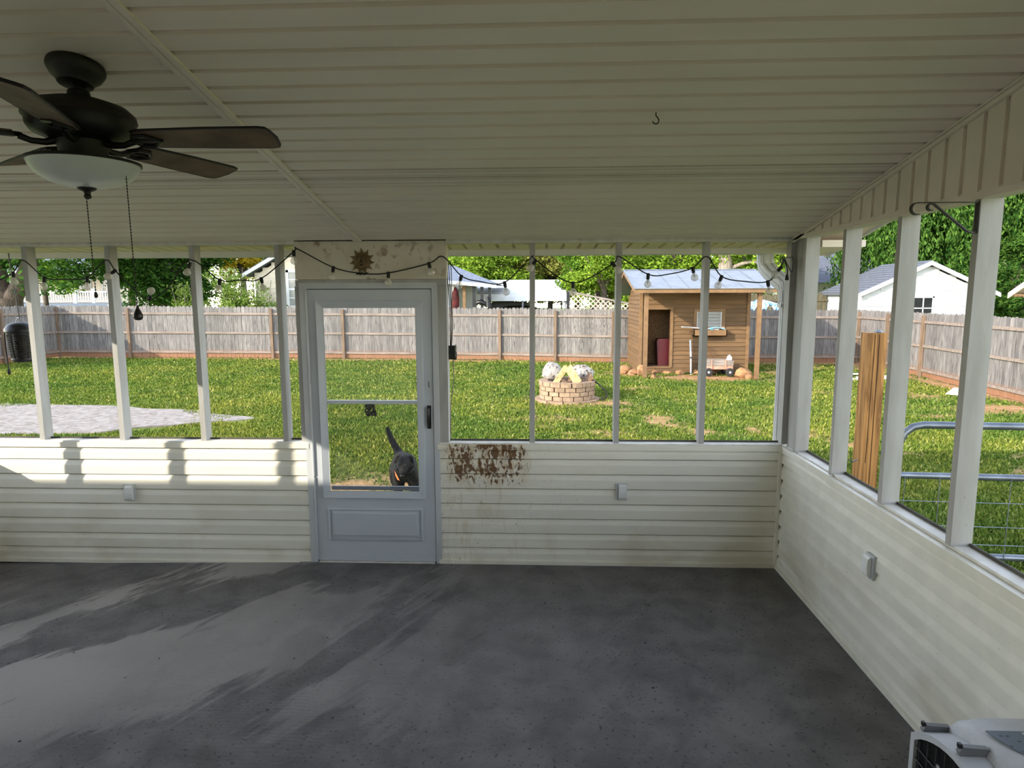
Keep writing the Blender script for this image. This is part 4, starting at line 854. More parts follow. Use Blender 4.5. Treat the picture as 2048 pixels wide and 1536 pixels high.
# wagon
wg = thing('garden_wagon', 'old wooden-sided pull wagon with rubber tyres in front of the shed', 'wagon', (5.1, 18.95, gz(5)))
zw = gz(5)
MB().box(4.66,5.52,18.72,19.18,zw+.20,zw+.30).build('tray', rust_pink, wg)
for y in (18.71, 19.17): MB().box(4.66,5.53,y,y+.018,zw+.31,zw+.46).build('side_board', grey_wood, wg)
for x in (4.66, 5.51): MB().box(x,x+.018,18.72,19.18,zw+.31,zw+.46).build('end_board', grey_wood, wg)
for x in (4.9, 5.3): MB().box(x,x+.03,18.695,18.712,zw+.22,zw+.48).build('stake', rust_pink, wg)
for x in (4.82, 5.42):
    for y in (18.66, 19.20):
        Mx = Matrix.Rotation(R(90), 3, 'X')
        w_ = MB().lathe([(.06,-.03),(.095,-.035),(.118,-.02),(.122,0),(.118,.02),(.095,.035),(.06,.03)], (x, y, zw+.122), 20, Mx).build('wheel', tire, wg, 40)
        MB().lathe([(.012,-.036),(.062,-.032),(.066,-.02),(.066,.02),(.012,.036)], (x, y, zw+.122), 16, Mx).build('hub', white_plastic, w_, 40)
    MB().tube([(x,18.66,zw+.122),(x,19.20,zw+.122)], .014, 8).build('axle', black_metal, wg); MB().tube([(x-.12,18.8,zw+.22),(x,18.8,zw+.13)], .012, 6).build('brace', white_plastic, wg)
MB().tube([(4.66,18.95,zw+.2),(4.45,18.9,zw+.10),(4.30,18.86,zw+.04)], .012, 8).build('pull_handle', black_metal, wg)
wm = MB()
for k in range(11): x = 4.68+.052*k; wm.tube([(x,19.17,zw+.44),(x-.05,19.30,zw+.62+.10*(k > 2)*(k < 8)),(x-.10,19.42,zw+.80+.10*(k > 1)*(k < 8))], .003, 4)
for k in range(7): t = k/6; wm.tube([(4.68-.10*t,19.17+.25*t,zw+.44+.36*t),(5.20-.10*t,19.17+.25*t,zw+.44+.36*t)], .003, 4)
tag(wm.build('wire_grid', mat('rusty_wire', (86,62,44), rough=.7)), 'rusty wire mesh panel leaning on the shed wall behind the wagon', 'wire mesh')
ct = thing('milk_jug', 'small white plastic jug standing on the wagon side', 'jug', (5.40, 18.73, zw+.46))
MB().prism([(5.33,0,zw+.462),(5.47,0,zw+.462),(5.47,0,zw+.54),(5.43,0,zw+.60),(5.37,0,zw+.60),(5.34,0,zw+.52)], (0,18.68,0), (0,18.76,0)).build('jug_body', white_plastic, ct); MB().lathe([(.018,zw+.60),(.018,zw+.625)], (5.41,18.72,0), 10).build('cap', white_plastic, ct)
# rocks
def rock(c, r, seed, label, m=rock_m, group='rocks by the shed', name='rock'):
    rr = random.Random(seed); mb = MB().ball((c[0], c[1], c[2]+r[2]*.72), r, 9, 7, .16, rr)
    return tag(mb.build(name, m, None, 40), label, 'rock', group)
RK = [((2.45,19.05),(.22,.18,.17),'dark brown rock left of the shed, farthest left of the heap'),((2.72,18.85),(.15,.13,.12),'small rock in the middle of the heap left of the shed'),((2.93,18.75),(.17,.15,.19),'orange rounded rock at the foot of the left shed post'),((2.66,19.35),(.16,.14,.12),'rock at the back of the heap left of the shed'),((2.62,18.58),(.12,.10,.08),'flat small rock at the front of the heap left of the shed'),
      ((3.16,18.10),(.08,.08,.08),'small round stone against the left porch post'),((3.42,19.25),(.10,.08,.07),'small stone under the shed doorway'),((3.75,19.2),(.15,.09,.07),'flat stone under the right side of the shed doorway'),((4.15,19.22),(.16,.10,.08),'stone below the shed wall left of the leaning pole'),((4.62,19.2),(.14,.10,.09),'stone below the shed wall behind the wagon front'),((5.05,19.28),(.18,.10,.09),'stone below the shed wall under the wagon middle'),
      ((5.75,18.55),(.23,.18,.17),'big tan rock between the wagon and the right porch post'),((5.90,18.75),(.17,.15,.14),'tan rock behind the big rock beside the right porch post'),((5.86,18.32),(.12,.10,.09),'small tan stone in front of the right porch post')]
for k, ((x, y), r_, lb_) in enumerate(RK): rock((x, y, gz(x)-.02), r_, 30+k, lb_)

# ------------------------------------------------------------------ fire pit
PX, PY, PR = .60, 14.10, .60; PZ = gz(PX)
fp = thing('fire_pit', 'round tan brick fire pit in the middle of the lawn', 'fire pit', (PX, PY, PZ))
def brick_mesh(r0, r1, da, hh):
    m = MB(); P = []; nseg = 3
    for i in range(nseg+1): a = -da/2+da*i/nseg; P.append((r1*math.cos(a), r1*math.sin(a), 0))
    for i in range(nseg, -1, -1): a = -da/2+da*i/nseg; P.append((r0*math.cos(a), r0*math.sin(a), 0))
    return m.prism(P, (0,0,0), (0,0,hh)).mesh('brick', brick_m)
nb_ = 16; BK = brick_mesh(PR-.14, PR, 2*math.pi/nb_*.90, .086); BT = brick_mesh(PR-.17, PR+.015, 2*math.pi/nb_*.92, .096); BB = brick_mesh(PR-.10, PR+.10, 2*math.pi/12*.94, .07)
rr = random.Random(3)
for c_ in range(4):
    for k in range(nb_):
        o = inst('brick', BT if c_ == 3 else BK, fp, (PX+rr.uniform(-.006,.006), PY+rr.uniform(-.006,.006), PZ+.055+.096*c_), 2*math.pi/nb_*(k+.5*(c_ % 2)+.1*c_)+rr.uniform(-.012,.012))
for k in range(12): inst('footing_block', BB, fp, (PX, PY, PZ-.02), 2*math.pi/12*k+.1)
MB().lathe([(.02,PZ+.10),(.2,PZ+.11),(.46,PZ+.08)], (PX, PY, 0), 20).build('ash_bed', mat('ash', (70,64,58), (110,102,92), rough=1, scale=14), fp)
MB().lathe([(.465,PZ+.06),(.465,PZ+.40),(.455,PZ+.40),(.455,PZ+.06)], (PX, PY, 0), 28).build('steel_liner', mat('rust_liner', (86,60,44), (56,44,38), rough=.8), fp, 50)
zt_ = PZ+.44
def boulder(P, seed, label):
    rr = random.Random(seed); mb = MB()
    for c_, r_ in P: mb.ball(c_, r_, 14, 10, .10, rr)
    return tag(mb.build('boulder', boulder_m, None, 35), label, 'boulder')
boulder([((.28,14.52,zt_+.11),(.22,.20,.24))], 4, 'white speckled boulder on the left back rim of the fire pit')
boulder([((.92,14.50,zt_+.09),(.30,.20,.20))], 6, 'grey and white boulder on the right back rim of the fire pit')
def log(p, q, prof, name, label, m=log_m):
    P = Vector(p); Q = Vector(q); d = (Q-P).normalized(); a = d.cross(Vector((0,1,0))).normalized(); b_ = a.cross(d); mb = MB(); n = len(prof)
    mb.add([P+a*x+b_*y for x, y in prof]+[Q+a*x+b_*y for x, y in prof], [tuple(range(n)), tuple(range(2*n-1, n-1, -1))]+[(i, n+i, n+(i+1) % n, (i+1) % n) for i in range(n)])
    return tag(mb.build(name, m), label, 'firewood')
log((.32,13.72,zt_-.05),(.57,13.98,zt_+.29), [(-.05,-.06),(.05,-.05),(.06,.03),(.0,.07),(-.05,.04)], 'firewood_log', 'split pale log leaning to the right over the fire pit')
log((.83,13.72,zt_-.05),(.62,13.95,zt_+.28), [(-.09,-.07),(.08,-.07),(.09,.03),(.02,.07),(-.08,.05)], 'firewood_log', 'wide split pale log leaning to the left over the fire pit')
tag(MB().tube([(.52,13.70,zt_-.02),(.53,14.15,zt_-.04)], .058, 12).build('firewood_log', bark_log, None, 40), 'short round log lying end-on under the leaning logs', 'firewood')
log((1.05,13.9,zt_+.0),(1.02,14.45,zt_+.03), [(-.14,-.03),(.14,-.03),(.13,.03),(-.12,.04)], 'firewood_log', 'rusty brown bark slab lying on the right rim of the fire pit', bark_log)
st = MB().tube([(.64,14.02,zt_+.02),(.665,14.05,zt_+.30),(.66,14.05,zt_+.42)], [.011,.009,.004], 6)
tag(st.build('stick', log_m), 'thin upright stick poking up between the leaning logs', 'stick')
pk = MB().tube(cat([(1.10,13.95,zt_+.04),(1.26,13.92,zt_-.06),(1.40,13.88,zt_-.20),(1.44,13.86,zt_-.30),(1.40,13.85,zt_-.36),(1.28,13.85,zt_-.39)], 6), .016, 8)
tag(pk.build('black_hose', cable_mat, None, 60), 'black curved hose hanging over the right side of the fire pit', 'hose')

# pale boards by the right fence
pb = random.Random(8)
for k, (x, y, L_, w_, a, lb_) in enumerate(((9.2,18.3,1.2,.28,.2,'lowest pale board lying on the grass by the right fence'),(9.35,18.5,1.0,.22,.32,'middle pale board in the stack by the right fence'),(9.1,18.9,1.1,.20,.08,'pale board lying farthest back near the right fence'),(10.0,15.9,1.3,.25,.9,'grey board lying flat along the foot of the right fence'))):
    d = Vector((math.cos(a), math.sin(a), 0)); p = Vector((x, y, gz(x)+.03+.03*k*(k < 3))); tag(MB().bar(p-d*L_/2, p+d*L_/2, w_, .025).build('loose_board', white_wood), lb_, 'board')

# ------------------------------------------------------------------ dog outside the door
def dog():
    o = thing('dog', 'dark brindle dog with raised tail standing outside behind the lower door pane', 'dog', (-1.40, 6.6, gz(-1.4)))
    zg = gz(-1.4)
    me = bpy.data.meshes.new('body'); V_ = []; E_ = []; Rr = []
    def v(p, r): V_.append(Vector(p)-base[o]); Rr.append(r); return len(V_)-1
    def chain_(start, pts):
        last = start
        for p, r in pts:
            i = v(p, r)
            if last is not None: E_.append((last, i))
            last = i
        return last
    X = -1.375
    # body runs from hips (far, left) to chest (near, right)
    hip = v((X-.10, 6.82, zg+.46), (.130,.140)); mid = v((X-.045, 6.62, zg+.46), (.130,.145)); ch_ = v((X+.01, 6.40, zg+.45), (.145,.170)); E_.extend([(hip, mid), (mid, ch_)])
    nk = chain_(ch_, [((X+.035, 6.27, zg+.57), (.085,.085)), ((X+.05, 6.20, zg+.63), (.078,.075)), ((X+.055, 6.13, zg+.61), (.062,.055)), ((X+.058, 6.06, zg+.555), (.040,.036)), ((X+.06, 6.02, zg+.52), (.028,.024))])
    chain_(hip, [((X-.155, 6.90, zg+.51), (.050,.050)), ((X-.20, 6.93, zg+.58), (.042,.042)), ((X-.255, 6.95, zg+.67), (.036,.036)), ((X-.285, 6.96, zg+.75), (.029,.029)), ((X-.30, 6.96, zg+.81), (.016,.016))])
    for s in (-1, 1):
        chain_(ch_, [((X+.015+s*.085, 6.40, zg+.36), (.058,.065)), ((X+.02+s*.085, 6.42, zg+.22), (.036,.038)), ((X+.02+s*.083, 6.40, zg+.07), (.027,.028)), ((X+.02+s*.083, 6.375, zg+.028), (.034,.026)), ((X+.02+s*.083, 6.33, zg+.022), (.028,.020))])
        chain_(hip, [((X-.10+s*.085, 6.79, zg+.37), (.065,.085)), ((X-.10+s*.088, 6.74, zg+.27), (.045,.055)), ((X-.105+s*.088, 6.85, zg+.17), (.029,.033)), ((X-.10+s*.088, 6.83, zg+.06), (.024,.026)), ((X-.10+s*.088, 6.80, zg+.026), (.032,.024)), ((X-.10+s*.088, 6.76, zg+.020), (.027,.019))])
    me.from_pydata(V_, E_, []); ob = bpy.data.objects.new('body', me); COL.objects.link(ob)
    sk = ob.modifiers.new('skin', 'SKIN'); sk.use_smooth_shade = True
    for i, sv in enumerate(me.skin_vertices[0].data): sv.radius = Rr[i]; sv.use_root = (i == 0)
    sb = ob.modifiers.new('sub', 'SUBSURF'); sb.levels = 2; sb.render_levels = 2
    dg_ = bpy.context.evaluated_depsgraph_get(); m2 = bpy.data.meshes.new_from_object(ob.evaluated_get(dg_)); bpy.data.objects.remove(ob)
    m2.materials.clear(); m2.materials.append(fur); m2.name = 'body'; m2.polygons.foreach_set('use_smooth', [True]*len(m2.polygons))
    b_ = bpy.data.objects.new('body', m2); COL.objects.link(b_); b_.parent = o; base[b_] = base[o]
    for s in (-1, 1):
        e = MB().add([(X+.05+s*.045,6.20,zg+.685),(X+.05+s*.085,6.175,zg+.665),(X+.05+s*.098,6.155,zg+.600),(X+.05+s*.070,6.160,zg+.615),(X+.05+s*.052,6.225,zg+.67),(X+.05+s*.085,6.195,zg+.65)], [(0,1,2,3),(0,4,5,1),(4,0,3,2,5),(1,5,2)]); e.build('ear', fur, o, 60)
        MB().ball((X+.055+s*.032, 6.088, zg+.612), .010, 8, 6).build('eye', black_metal, o, 60)
    MB().ball((X+.06, 6.000, zg+.522), (.020,.014,.014), 10, 6).build('nose', black_metal, o, 60)
    cl = MB().tube([(X+.038+.090*math.cos(t), 6.262+.080*math.sin(t), zg+.545+.055*math.sin(t)) for t in [2*math.pi*i/20 for i in range(20)]], .010, 6, True).build('collar', black_metal, o, 60)
    MB().add([(X-.055,6.20,zg+.52),(X-.02,6.16,zg+.44),(X+.005,6.15,zg+.43),(X-.045,6.19,zg+.47),(X-.05,6.21,zg+.50)], [(0,3,1,2),(0,4,3),(0,2,4),(4,2,1,3)]).build('tag', orange, cl)
dog()

# ------------------------------------------------------------------ neighbouring buildings
def boards(parent, m, x0, x1, y, z0, z1, pitch, fn=None, name='siding_board'):
    z = z0
    while z < z1-.01:
        z2 = min(z+pitch, z1); a, c_ = (x0, x1) if fn is None else fn((z+z2)/2)
        if c_-a > .05: MB().prism([(0,y,z),(0,y-.03,z+.004),(0,y-.008,z2+.012),(0,y,z2+.012)], (a,0,0), (c_,0,0)).build(name, m, parent)
        z = z2
# beige gable house left of the door (gable faces the yard)
hc = thing('beige_house', 'beige lap-sided house with a white window just left of the door', 'house', (-10, 33, -.3))
ridge_x = -9.2; eave_x = -13.6; ez = 2.95; sl_k = .56
boards(hc, siding_beige, -13.2, -5.2, 30, -.4, 5.4, .235, lambda z: (max(-13.2, eave_x+(z-ez+.15)/sl_k), min(-5.2, 2*ridge_x-eave_x-(z-ez+.15)/sl_k)))
MB().prism([(-13.2,0,-.5),(-5.2,0,-.5),(-5.2,0,3.0),(ridge_x,0,5.35),(-13.2,0,3.0)], (0,30,0), (0,38,0)).build('wall_core', siding_beige, hc)
for s in (1, -1):
    fx_ = lambda x: ridge_x+s*(x-ridge_x)
    z_ = lambda x: ez+(x-eave_x)*sl_k
    MB().prism([(fx_(eave_x),0,z_(eave_x)),(fx_(ridge_x),0,z_(ridge_x)),(fx_(ridge_x),0,z_(ridge_x)+.16),(fx_(eave_x),0,z_(eave_x)+.16)], (0,29.55,0), (0,38.4,0)).build('roof_slope', shingle_m, hc)
    MB().prism([(fx_(eave_x),0,z_(eave_x)-.05),(fx_(ridge_x),0,z_(ridge_x)-.05),(fx_(ridge_x),0,z_(ridge_x)+.12),(fx_(eave_x),0,z_(eave_x)+.12)], (0,29.52,0), (0,29.56,0)).build('rake_board', white_trim, hc)
wi = MB(); wi.box(-11.72,-11.60,29.93,29.99,1.55,3.25); wi.box(-10.60,-10.48,29.93,29.99,1.55,3.25); wi.box(-11.72,-10.48,29.93,29.99,3.14,3.27); wi.box(-11.76,-10.44,29.90,29.99,1.50,1.62); win = wi.build('window_frame', white_trim, hc)
MB().box(-11.6,-10.6,29.96,29.985,1.62,3.14).build('pane', mat('pale_blind_glass', (150,150,140), (120,122,118), rough=.2, scale=2), win)
mu = MB(); mu.box(-11.6,-10.6,29.945,29.965,2.33,2.42); mu.box(-11.6,-10.6,29.95,29.965,1.95,1.99); mu.box(-11.6,-10.6,29.95,29.965,2.80,2.84); mu.box(-11.12,-11.08,29.95,29.965,1.62,3.14); mu.build('muntin', white_trim, win)
# far left house with raised porch
hl = thing('porch_house', 'pale house with white porch railing and bluish roof seen far left through trees', 'house', (-40, 54, -.3))
boards(hl, siding_cream, -47, -34.6, 53, 1.5, 4.2, .22)
MB().box(-47, -34.6, 53, 62, -.6, 4.2).build('wall_core', siding_cream, hl)
MB().prism([(0,49.4,3.95),(0,56.5,6.8),(0,63,4.0),(0,63,4.15),(0,56.5,6.98),(0,49.4,4.12)], (-48,0,0), (-33.6,0,0)).build('roof', roof_metal, hl)
MB().box(-48,-33.6,49.35,49.45,3.86,4.12).build('fascia', white_trim, hl)
MB().box(-46,-33.4,50,53,1.35,1.62).build('porch_floor', mat('slate_blue_paint', (84,96,114), rough=.6), hl)
for x in (-45.5, -40.9, -36.5, -33.7): MB().box(x-.14,x+.14,50.0,50.28,1.6,4.0).build('porch_post', white_trim, hl)
for x in (-38.9, -35.0): MB().box(x-.10,x+.10,50.0,50.2,1.6,2.75).build('newel', white_trim, hl)
ra = MB(); ra.box(-46,-33.5,50.05,50.13,2.45,2.54); ra.box(-46,-33.5,50.05,50.13,1.72,1.79)
x = -45.9
while x < -33.6: ra.box(x,x+.075,50.07,50.12,1.78,2.46); x += .20
ra.build('railing', white_trim, hl)
for a, c_ in ((-38.6,-37.2),(-36.1,-34.9)):
    w1 = MB().box(a,c_,52.93,52.97,2.2,3.6).build('window', dark_glass, hl); mm = MB(); mm.box(a-.1,c_+.1,52.9,52.94,3.58,3.7); mm.box(a-.1,a,52.9,52.94,2.1,3.7); mm.box(c_,c_+.1,52.9,52.94,2.1,3.7); mm.box((a+c_)/2-.04,(a+c_)/2+.04,52.9,52.94,2.2,3.6); mm.box(a,c_,52.9,52.94,2.86,2.94); mm.build('window_frame', white_trim, w1)
MB().bar((-33.4,50.1,2.5),(-32.4,49.0,1.2),.08,.08).build('stair_rail', white_trim, hl); MB().bar((-33.4,50.1,1.5),(-32.2,48.9,.1),.9,.12).build('stair', white_trim, hl)
# open pavilion
pv = thing('pavilion', 'open-sided pavilion with grey metal roof and dark posts behind the fence', 'pavilion', (-4, 33, -.3))
MB().prism([(-7.5,30.3,2.95),(-4.3,30.3,2.74),(-3.05,30.3,2.61),(-2.05,30.3,2.50),(-2.05,36.5,2.50),(-4.2,34.2,3.72),(-7.5,33.6,4.4)], (0,0,0), (0,0,.0)) if False else None
MB().add([(-4.72,30.3,2.79),(-2.0,30.3,2.56),(-1.9,36.0,2.56),(-4.72,36.0,2.79),(-4.3,33.0,3.55),(-4.72,33.0,3.6)], [(0,1,4,5),(1,2,4),(2,3,5,4),(0,3,2,1),(0,5,3)]).build('roof', roof_metal, pv)
MB().prism([(-4.72,0,2.63),(-2.0,0,2.40),(-2.0,0,2.56),(-4.72,0,2.79)], (0,30.24,0), (0,30.30,0)).build('fascia', white_trim, pv)
for x, m_ in ((-3.56, shed_trim), (-3.10, black_metal), (-2.72, black_metal), (-2.36, black_metal)): MB().box(x-.07,x+.07,30.8,30.94,-.4,2.62).build('post', m_, pv)
boards(pv, siding_white, -4.2, -3.25, 34, -.2, 2.6, .24)
cu = MB(); 
for k in range(8): cu.tube([(-4.62+.09*k,30.9+.04*(k % 2),2.58),(-4.64+.08*k,30.9-.03*(k % 2),1.2),(-4.66+.07*k,30.9,-.3)], .055, 6)
tag(cu.build('white_curtain', white_trim, None, 60), 'pale curtain hanging at the left of the open pavilion', 'curtain')
co = MB().tube([(-3.98,30.9,2.46),(-3.99,30.9,2.25),(-4.0,30.9,1.9),(-4.05,30.9,1.3),(-4.1,30.9,.7)], [.03,.14,.19,.22,.25], 10); tag(co.build('red_coat', mat('dark_red_cloth', (96,34,34), (60,24,26), rough=.9), None, 60), 'dark red cloth hanging under the pavilion roof', 'cloth')
gl_ = MB(); gl_.tube([(-3.0,30.7,1.62),(-2.95,30.7,1.72),(-2.75,30.7,1.76),(-2.55,30.7,1.66),(-2.45,30.7,1.56)], [.05,.10,.12,.10,.05], 8); gl_.tube([(-2.42,30.72,1.5),(-2.44,30.72,1.75),(-2.47,30.72,2.0)], [.12,.10,.07], 8)
tag(gl_.build('covered_grill', black_metal, None, 60), 'dark covered equipment standing under the pavilion posts', 'grill')
# white carport
cp = thing('metal_carport', 'white sheet-metal carport standing behind the back fence', 'carport', (-1.3, 37, -.4))
for k in range(10):
    t0_, t1_ = k/10, (k+1)/10; y0_, z0_ = 34.6+3.3*t0_, 1.80+1.16*t0_; y1_, z1_ = 34.6+3.3*t1_, 1.80+1.16*t1_
    if k < 2: y0_, z0_ = 34.6+.05*k, 1.80+.17*k; y1_, z1_ = 34.65+.05*k, 1.97+.17*k
    else: y0_ = 34.7+3.2*(k-2)/8; y1_ = 34.7+3.2*(k-1)/8; z0_ = 2.14+.82*(k-2)/8; z1_ = 2.14+.82*(k-1)/8
    MB().prism([(0,y0_,z0_),(0,y1_,z1_-.012),(0,y1_,z1_-.03),(0,y0_,z0_-.03)], (-5.6,0,0), (1.42,0,0)).build('roof_sheet', carport_m, cp)
MB().prism([(0,37.9,2.96),(0,41.2,2.0),(0,41.2,1.97),(0,37.9,2.93)], (-5.6,0,0), (1.42,0,0)).build('rear_sheet', carport_m, cp)
MB().prism([(0,34.7,2.10),(0,37.9,2.93),(0,41.2,1.97),(0,41.2,1.9),(0,34.7,1.6)], (1.40,0,0), (1.46,0,0)).build('gable_end', black_metal, cp)
for x in (-5.4,-3.1,-.9,1.36):
    for y in (34.75, 41.0): MB().box(x-.04,x+.04,y,y+.08,-.5,1.9).build('leg', galv, cp)
trl = thing('black_trailer', 'low black trailer parked under the white carport', 'trailer', (-1.2, 36, -.5))
MB().prism([(-3.9,0,.9),(-3.2,0,1.0),(-2.6,0,1.72),(-.75,0,1.74),(-.6,0,1.35),(1.0,0,1.30),(1.05,0,1.05),(-3.8,0,.8)], (0,36,0), (0,37.8,0)).build('body', black_metal, trl)
for x in (-1.6,-.7): MB().lathe([(.1,-.12),(.34,-.12),(.36,0),(.34,.12),(.1,.12)], (x,36,.0), 18, Matrix.Rotation(R(90),3,'X')).build('wheel', tire, trl, 40)
MB().tube(cat([(-2.3,35.85,1.15),(-1.9,35.85,1.42),(-1.1,35.85,1.48),(-.3,35.85,1.42),(.1,35.85,1.15)],4), .05, 6).build('mudguard', black_metal, trl, 60)
# lattice screen
la = thing('lattice_screen', 'cream diagonal lattice panel sloping down behind the fence beside the shed', 'lattice', (2.2, 26.5, -.4))
lm = MB(); x0_, x1_, zl = 1.15, 4.2, .2
def ltop(x): return 2.16-(x-1.2)*.20
for s in (1, -1):
    k = -14
    while k < 30:
        P = []
        for i in range(41):
            x = x0_+(x1_-x0_)*i/40; z = zl+(x-x0_)*s+k*.20
            if zl <= z <= ltop(x): P.append((x, z))
        if len(P) > 1: lm.bar((P[0][0],26.5+.012*s,P[0][1]),(P[-1][0],26.5+.012*s,P[-1][1]),.012,.045,up=(0,1,0)) if False else lm.bar((P[0][0],26.5+.012*s,P[0][1]),(P[-1][0],26.5+.012*s,P[-1][1]),.042,.012,up=(0,1,0))
        k += 1
lm.build('lattice_strips', lattice_m, la); MB().bar((x0_,26.5,ltop(x0_)+.02),(x1_,26.5,ltop(x1_)+.02),.07,.07).build('top_rail', grey_wood, la); MB().box(1.08,1.2,26.45,26.57,-.5,2.2).build('end_post', black_metal, la)
# white garage on the right
ga = thing('white_garage', 'white block garage with dark four-pane window and grey shingle roof', 'garage', (15.5, 30, -.4))
gxc, gzp, gk = 15.48, 3.27, .46
gl0, gl1 = 12.95, 18.0
MB().prism([(gl0,0,-.5),(gl1,0,-.5),(gl1,0,gzp-.1-(gl1-gxc)*gk),(gxc,0,gzp-.1),(gl0,0,gzp-.1-(gxc-gl0)*gk)], (0,27,0), (0,30.4,0)).build('block_wall', siding_white, ga)
boards(ga, siding_white, gl0, gl1, 27, 1.55, 3.15, .31, lambda z: (max(gl0, gxc-(gzp-.12-z)/gk), min(gl1, gxc+(gzp-.12-z)/gk)))
for k in range(5): MB().box(gl0, 14.95, 26.985, 27.0, -.4+.39*k, -.4+.39*k+.375).build('block_course', siding_white, ga); MB().box(15.8, gl1, 26.985, 27.0, -.4+.39*k, -.4+.39*k+.375).build('block_course', siding_white, ga)
for s in (-1, 1):
    P = [(gxc,0,gzp),(gxc+s*2.72,0,gzp-2.72*gk),(gxc+s*2.72,0,gzp-2.72*gk+.10),(gxc,0,gzp+.10)]
    MB().prism(P, (0,26.8,0), (0,30.6,0)).build('roof_slope', shingle_m, ga)
    Q = [(gxc,0,gzp-.09),(gxc+s*2.75,0,gzp-2.75*gk-.09),(gxc+s*2.75,0,gzp-2.75*gk+.07),(gxc,0,gzp+.07)]
    MB().prism(Q, (0,26.74,0), (0,26.80,0)).build('rake_board', white_trim, ga)
    for k in range(12):
        t = k/12; xx = gxc+s*2.72*(1-t); zz = gzp+.10-2.72*gk*(1-t)
        MB().bar((xx,26.8,zz+.006),(xx,30.6,zz+.006),.05,.012).build('shingle_row', shingle_m, ga)
ww = MB(); ww.box(14.95,15.02,26.95,26.99,1.05,1.95); ww.box(15.73,15.80,26.95,26.99,1.05,1.95); ww.box(14.95,15.80,26.95,26.99,1.89,1.98); ww.box(15.02,15.73,26.955,26.985,1.46,1.50); ww.box(15.36,15.40,26.955,26.985,1.05,1.89); wo_ = ww.build('window_frame', white_trim, ga)
for a, c_ in ((15.02,15.36),(15.40,15.73)):
    for p, q in ((1.02,1.46),(1.50,1.89)): MB().box(a,c_,26.97,26.98,p,q).build('pane', dark_glass, wo_)
# taller shingled house behind the garage
h2 = thing('shingled_house', 'house with big grey shingle roof rising behind the white garage', 'house', (19, 44, -.4))
MB().box(15.6, 26, 41, 50, -.5, 2.8).build('wall', siding_white, h2)
MB().add([(15.2,39.6,2.75),(26.4,39.6,2.75),(26.4,50.4,2.75),(15.2,50.4,2.75),(16.2,44.6,5.15),(22.4,44.6,5.15)], [(0,1,5,4),(1,2,5),(2,3,4,5),(3,0,4),(0,3,2,1)]).build('roof', shingle_m, h2)
# building at the far right
hr = thing('cream_building', 'cream building with bare overhanging eave at the far right edge', 'building', (18, 19, -.4))
MB().prism([(0,14.9,-.5),(0,22.1,-.5),(0,22.1,2.0),(0,18.5,3.85),(0,14.9,2.0)], (16.1,0,0), (22,0,0)).build('wall', siding_cream, hr)
for k in range(6): z_ = -.4+.4*k; MB().box(16.07, 16.1, 15.0, 22.08, z_, z_+.385).build('siding_board', siding_cream, hr)
for s_, y_ in ((1, 22.35), (-1, 14.65)):
    MB().prism([(0,y_,1.93),(0,18.5,3.93),(0,18.5,4.03),(0,y_,2.03)], (15.5,0,0), (22.4,0,0)).build('roof_slope', grey_wood, hr)
    MB().prism([(0,y_+.02*s_,1.88),(0,18.5,3.90),(0,18.5,4.06),(0,y_+.02*s_,2.06)], (15.46,0,0), (15.5,0,0)).build('rake_board', siding_cream, hr)
for k in range(7): y_ = 22.1-.55*k; z_ = 1.98+.285*k; MB().bar((15.5,y_,z_),(16.1,y_,z_),.05,.09).build('lookout', bark_log, hr)
# dark board fence and tarp beyond the yard, seen right of the shed
dfn = thing('dark_fence', 'dark mossy board fence beyond the yard right of the shed', 'fence', (10.5, 30, -.4))
for k in range(22): MB().box(8.7+.19*k, 8.87+.19*k, 30, 30.03, -.45, 2.02+.04*(k % 3)).build('board', drk_fence, dfn)
for z_ in (.6, 1.75): MB().box(8.7,12.9,29.94,30,z_,z_+.09).build('rail', drk_fence, dfn)
tb = thing('folding_table', 'white board table standing behind the fence right of the shed', 'table', (8.6, 25, -.4))
MB().box(7.55,9.4,24.6,25.2,1.60,1.66).build('table_top', white_plastic, tb)
for x in (7.7, 9.2):
    for y in (24.7, 25.1): MB().box(x-.03,x+.03,y-.03,y+.03,-.4,1.6).build('leg', shed_dark, tb)
rr = random.Random(4); tm = MB(); G = 12
vs = [(7.75+1.05*i/G, 24.52+.75*j/G, 1.665+.14*math.sin(math.pi*i/G)*math.sin(math.pi*j/G)+rr.uniform(0,.05)-(.30 if j == 0 else 0)*(.5+.5*math.sin(i*1.3))) for j in range(G+1) for i in range(G+1)]
tm.add(vs, [(j*(G+1)+i, j*(G+1)+i+1, (j+1)*(G+1)+i+1, (j+1)*(G+1)+i) for j in range(G) for i in range(G)])
to = tm.build('crumpled_tarp', tarp_b); tag(to, 'crumpled blue and white tarp draped over the white table', 'tarp'); md = to.modifiers.new('thick', 'SOLIDIFY'); md.thickness = .01
# unseen garage added left of the porch to cut the sunlight on the wall
gg = thing('sun_cut_garage', 'unseen gabled garage added left of the porch to cut the sunlight', 'garage', (-11.5, -2, -.2))
MB().prism([(0,-4.6,-.3),(0,.6,-.3),(0,.6,3.0),(0,-2.0,4.52),(0,-4.6,3.0)], (-15.5,0,0), (-5.1,0,0)).build('wall', vinyl_wall, gg)
MB().prism([(0,-4.9,2.83),(0,-2.0,4.55),(0,.9,2.83),(0,.9,2.95),(0,-2.0,4.66),(0,-4.9,2.95)], (-15.8,0,0), (-4.8,0,0)).build('roof', shingle_m, gg)

